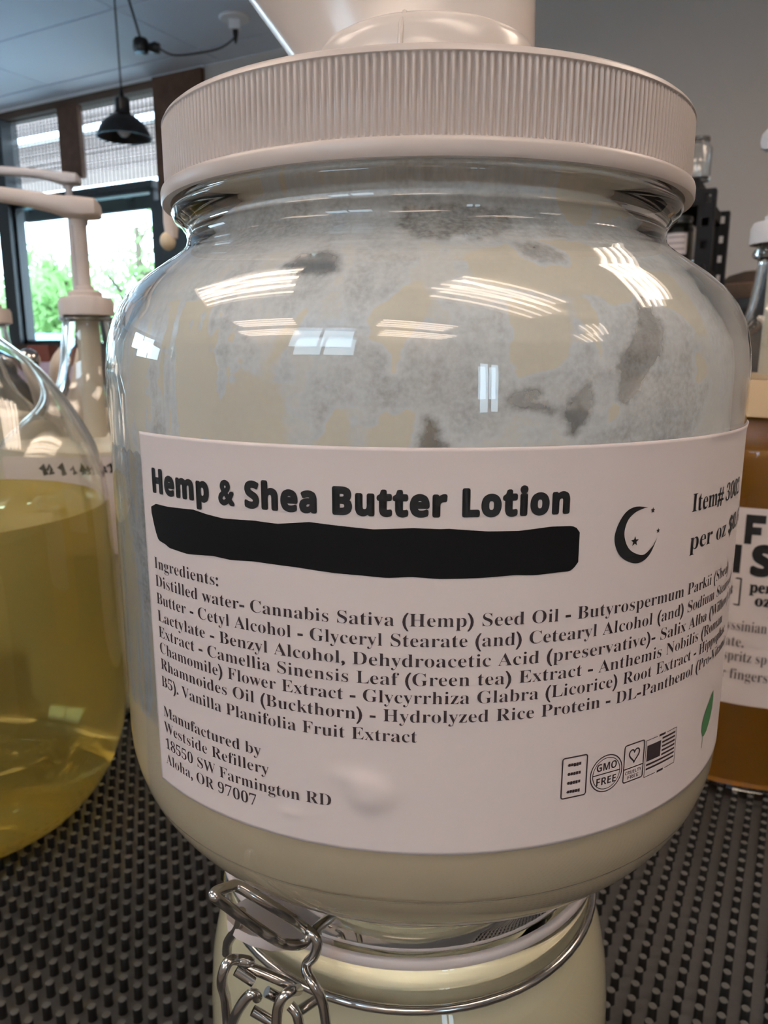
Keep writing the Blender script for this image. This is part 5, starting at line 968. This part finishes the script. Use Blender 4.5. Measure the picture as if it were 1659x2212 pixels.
# label of the amber jug
FR, RR_ = axis_frame(3.27, 6.64)
lr = wrap_label('label', FR, RR_, 1.106, -62, 66, -2.757, -1.172, jr)
t = Print(lambda ph, z: jp(ph, 1.110, z, MZ, FR, RR_))
def bigI(p0, p1, z0, z1): t.rect(p0, p1, z0, z1, 2)
t.rect(-2.6, 0.0, -1.45, -1.222, 2); t.rect(0.0, 4.4, -1.285, -1.222, 3); t.rect(0.0, 3.2, -1.375, -1.315, 3)
t.rect(-6.0, -3.1, -1.685, -1.462, 2)
t.text(FONT_SANS, 'S', 0.6, -1.680, 0.305, 8.8, heavy=0.05, thin='')
t.text(FONT_SANS, 's', -7.2, -1.857, 0.12, -4.9, o=0.03, thin='') if 's' in FONT_SANS else t.text(FONT_SERIF, 's', -7.2, -1.857, 0.13, -4.9, o=0.03)
t.text(FONT_SERIF, 'per', 1.0, -1.823, 0.125, 9.0, o=0.02); t.text(FONT_SERIF, 'oz', 3.3, -1.928, 0.125, 9.2, o=0.02)
t.line([(-16, -1.728), (-2.2, -1.728), (-2.2, -1.938), (-16, -1.938)], 0.014, True)
t.mb.build('large_lettering', M_INK, lr, smooth=False)
t = Print(lambda ph, z: jp(ph, 1.110, z, MZ, FR, RR_))
for s_, p0, z, pe in [('yssinian', -6.2, -2.145, 8.9), ('ate.', -6.2, -2.277, 1.2), ('spritz sp', -6.4, -2.395, 10.0), ('r fingers', -6.6, -2.545, 11.2)]:
    t.text(FONT_SERIF, s_, p0, z, 0.125, pe, o=-0.01)
t.mb.build('small_lettering', mat('faded ink', (0.10, 0.085, 0.085), 0.5), lr, smooth=False)

# small things standing behind the yellow jug
sb = empty('ball_lid_jar', P3(-5.08, 11.2, MZ)); tag(sb, 'small jar with a shiny steel ball lid behind the yellow jug', 'jar')
MB().lathe([(0.001,0),(0.22,0),(0.24,0.05),(0.24,3.1),(0.12,3.2),(0.001,3.2)], 40, sc=R).build('jar_body', mat('dark glass', (0.05, 0.05, 0.06), 0.1), sb)
MB().lathe([(max(0.001, 0.16*math.cos(math.radians(a))), 3.34+0.16*math.sin(math.radians(a))) for a in range(-90, 91, 10)], 32, sc=R).build('ball_knob', mat('polished steel', (0.6, 0.57, 0.55), 0.12, metal=1), sb)
rbz = empty('red_bottle', P3(-5.3, 12.2, MZ)); tag(rbz, 'small dark red block-shaped bottle right of the steel ball', 'bottle')
MB().box(-0.15*R, 0.15*R, -0.15*R, 0.15*R, 0, 3.3*R).build('bottle_body', mat('pale violet plastic', (0.5, 0.42, 0.55), 0.4), rbz, smooth=False)
MB().box(-0.16*R, 0.16*R, -0.16*R, 0.16*R, 3.3*R, 3.55*R).build('bottle_cap', mat('dark red plastic', (0.16, 0.035, 0.02), 0.4), rbz, smooth=False)
cb_ = empty('cream_bottle', P3(-4.78, 11.75, MZ)); tag(cb_, 'round-shouldered bottle of cream between the steel ball and the milky jug', 'bottle')
MB().lathe([(0.001,0),(0.22,0),(0.25,0.1),(0.25,3.1),(0.22,3.3),(0.15,3.42),(0.08,3.5),(0.07,3.52),(0.001,3.52)], 40, sc=R).build('bottle_body', mat('cream bottle', (0.62, 0.52, 0.42), 0.4), cb_)

# ---------------------------------------------------------------- rack with jars, right
M_RACK = mat('black powder-coated steel', (0.006, 0.006, 0.008), 0.6, spec=0.25)
ra0, ra1 = -0.50, -0.222; rn = 2.0
rk = empty('steel_rack', room((ra0+ra1)/2, rn, FZ), ROT); tag(rk, 'black perforated steel rack of jars beside the lid', 'rack')
def rkbox(name, boxes, m=M_RACK, parent=rk):
    b = MB()
    for q in boxes: b.box(*q)
    return b.build(name, m, parent, smooth=False)
hw = (ra1-ra0)/2; H = 0.358 - FZ
def post_mesh():
    b = MB(); w_ = 0.036; z = 0.0; step = 0.05
    b.box(-w_/2, -w_/2+0.010, -0.002, 0.002, 0, H); b.box(w_/2-0.010, w_/2, -0.002, 0.002, 0, H)
    while z < H - 0.01:
        b.box(-w_/2+0.010, w_/2-0.010, -0.002, 0.002, z, min(H, z+0.032)); z += step
    b.box(w_/2-0.003, w_/2, 0.0, 0.036, 0, H)
    me = bpy.data.meshes.new('post'); me.from_pydata(b.V, [], b.F); me.materials.append(M_RACK); return me
pmesh = post_mesh()
for sx in (-1, 1):
    for yy in (0, 0.34):
        inst('post', pmesh, rk, (sx*(hw-0.018), yy, 0))
for k, z in enumerate([0.12, 0.5, 0.88, 1.20, H-0.19, H-0.035]):
    rkbox('shelf', [(-hw+0.02, hw-0.02, 0.0, 0.34, z, z+0.03)])
rkbox('top_bin', [(-0.06, 0.098, 0.02, 0.2, H-0.005, H+0.03)])
rkbox('back_panel', [(-hw+0.02, hw-0.02, 0.335, 0.34, 0.6, H)])
M_DKJ = mat('dark jar lid', (0.10, 0.095, 0.09), 0.35)
M_BROWNJ = mat('brown jar contents', (0.045, 0.03, 0.016), 0.3)
def rack_jar(x, y, z, r, h, label, filled, lid=True, labeled=False):
    e = empty('storage_jar', rk.location + Matrix.Rotation(ROT, 3, 'Z') @ Vector((x, y, 0)) + Vector((0, 0, z)), ROT); tag(e, label, 'jar', 'jars on the steel rack')
    MB().lathe([(0.001,0.002),(r*0.95,0.0),(r,0.006),(r,h*0.78),(r*0.8,h*0.87),(r*0.72,h*0.9),(r*0.72,h*0.95),(r*0.66,h*0.95),(r*0.66,h*0.9),(r*0.74,h*0.86),(r*0.94,h*0.77),(r*0.94,0.008),(0.001,0.008)], 36).build('glass_body', M_GLASS, e, angle=60)
    if filled: MB().lathe([(0.001,0.009),(r*0.93,0.009),(r*0.93,h*0.7),(0.001,h*0.7)], 36).build('contents', filled, e)
    if lid: MB().lathe([(0.001,h*0.955),(r*0.78,h*0.955),(r*0.80,h*0.97),(r*0.78,h*1.05),(0.35*r,h*1.08),(0.001,h*1.08)], 36).build('lid', M_DKJ, e)
    if labeled:
        V = []; F = []
        for i in range(13):
            a = math.radians(-90 - 38 + 76*i/12)
            for z_ in (h*0.2, h*0.66): V.append((r*1.01*math.cos(a), r*1.01*math.sin(a), z_))
        for i in range(12): F.append((2*i, 2*i+2, 2*i+3, 2*i+1))
        l = mesh('label', V, F, M_PAPER, e)
        V = []; F = []
        for k in range(3):
            zc = h*(0.30 + 0.13*k)
            for i in range(9):
                a = math.radians(-90 - 30 + 60*i/8)
                for z_ in (zc, zc+h*0.035): V.append((r*1.016*math.cos(a), r*1.016*math.sin(a), z_))
            for i in range(8): q = k*18; F.append((q+2*i, q+2*i+2, q+2*i+3, q+2*i+1))
        mesh('print_line', V, F, mat('grey print', (0.35, 0.27, 0.27), 0.5), l)
    return e
rack_jar(0.085, 0.08, H+0.032, 0.030, 0.092, 'clear glass jar with dark lid standing on top of the steel rack', None)
rack_jar(0.056, 0.07, H-0.158, 0.038, 0.105, 'brown jar with a white label in the upper bay of the rack', M_BROWNJ, labeled=True)
rack_jar(-0.06, 0.2, H-0.158, 0.04, 0.10, 'plain brown jar behind the labelled one in the rack', M_BROWNJ)
# basket at the far right
bk = empty('wicker_basket', Vector((1.19, 2.55, CZ + 0.152))); tag(bk, 'tan basket with dark brown cloth on a black cabinet behind the amber jug', 'basket')
M_TAN = mat('tan wicker', (0.33, 0.20, 0.13), 0.7, noise=(60, 0.3)); M_CLOTH = mat('dark brown cloth', (0.07, 0.045, 0.03), 0.9, noise=(20, 0.4))
MB().lathe([(0.001,0.0),(0.095,0.0),(0.105,0.008),(0.125,0.045),(0.118,0.047),(0.09,0.015),(0.001,0.015)], 40).build('basket_body', M_TAN, bk)
V = []; F = []
b = MB().lathe([(0.11,0.040),(0.105,0.06),(0.085,0.078),(0.05,0.084),(0.001,0.086)], 24)
rq = random.Random(4); b.V = [(x, y, z + rq.uniform(-0.006, 0.006)) for x, y, z in b.V]
b.build('cloth', M_CLOTH, bk)
cbn = empty('black_cabinet', Vector((1.22, 2.55, 0))); tag(cbn, 'black cabinet under the basket behind the amber jug', 'cabinet')
hh = CZ + 0.152
MB().box(-0.14, 0.45, -0.14, 0.25, 0, hh - 0.03).build('cabinet_body', mat('black laminate', (0.02, 0.02, 0.022), 0.4), cbn, smooth=False, rz=ROT)
MB().box(-0.15, 0.46, -0.15, 0.26, hh - 0.03, hh).build('cabinet_top', mat('dark laminate', (0.03, 0.028, 0.03), 0.4), cbn, smooth=False, rz=ROT)
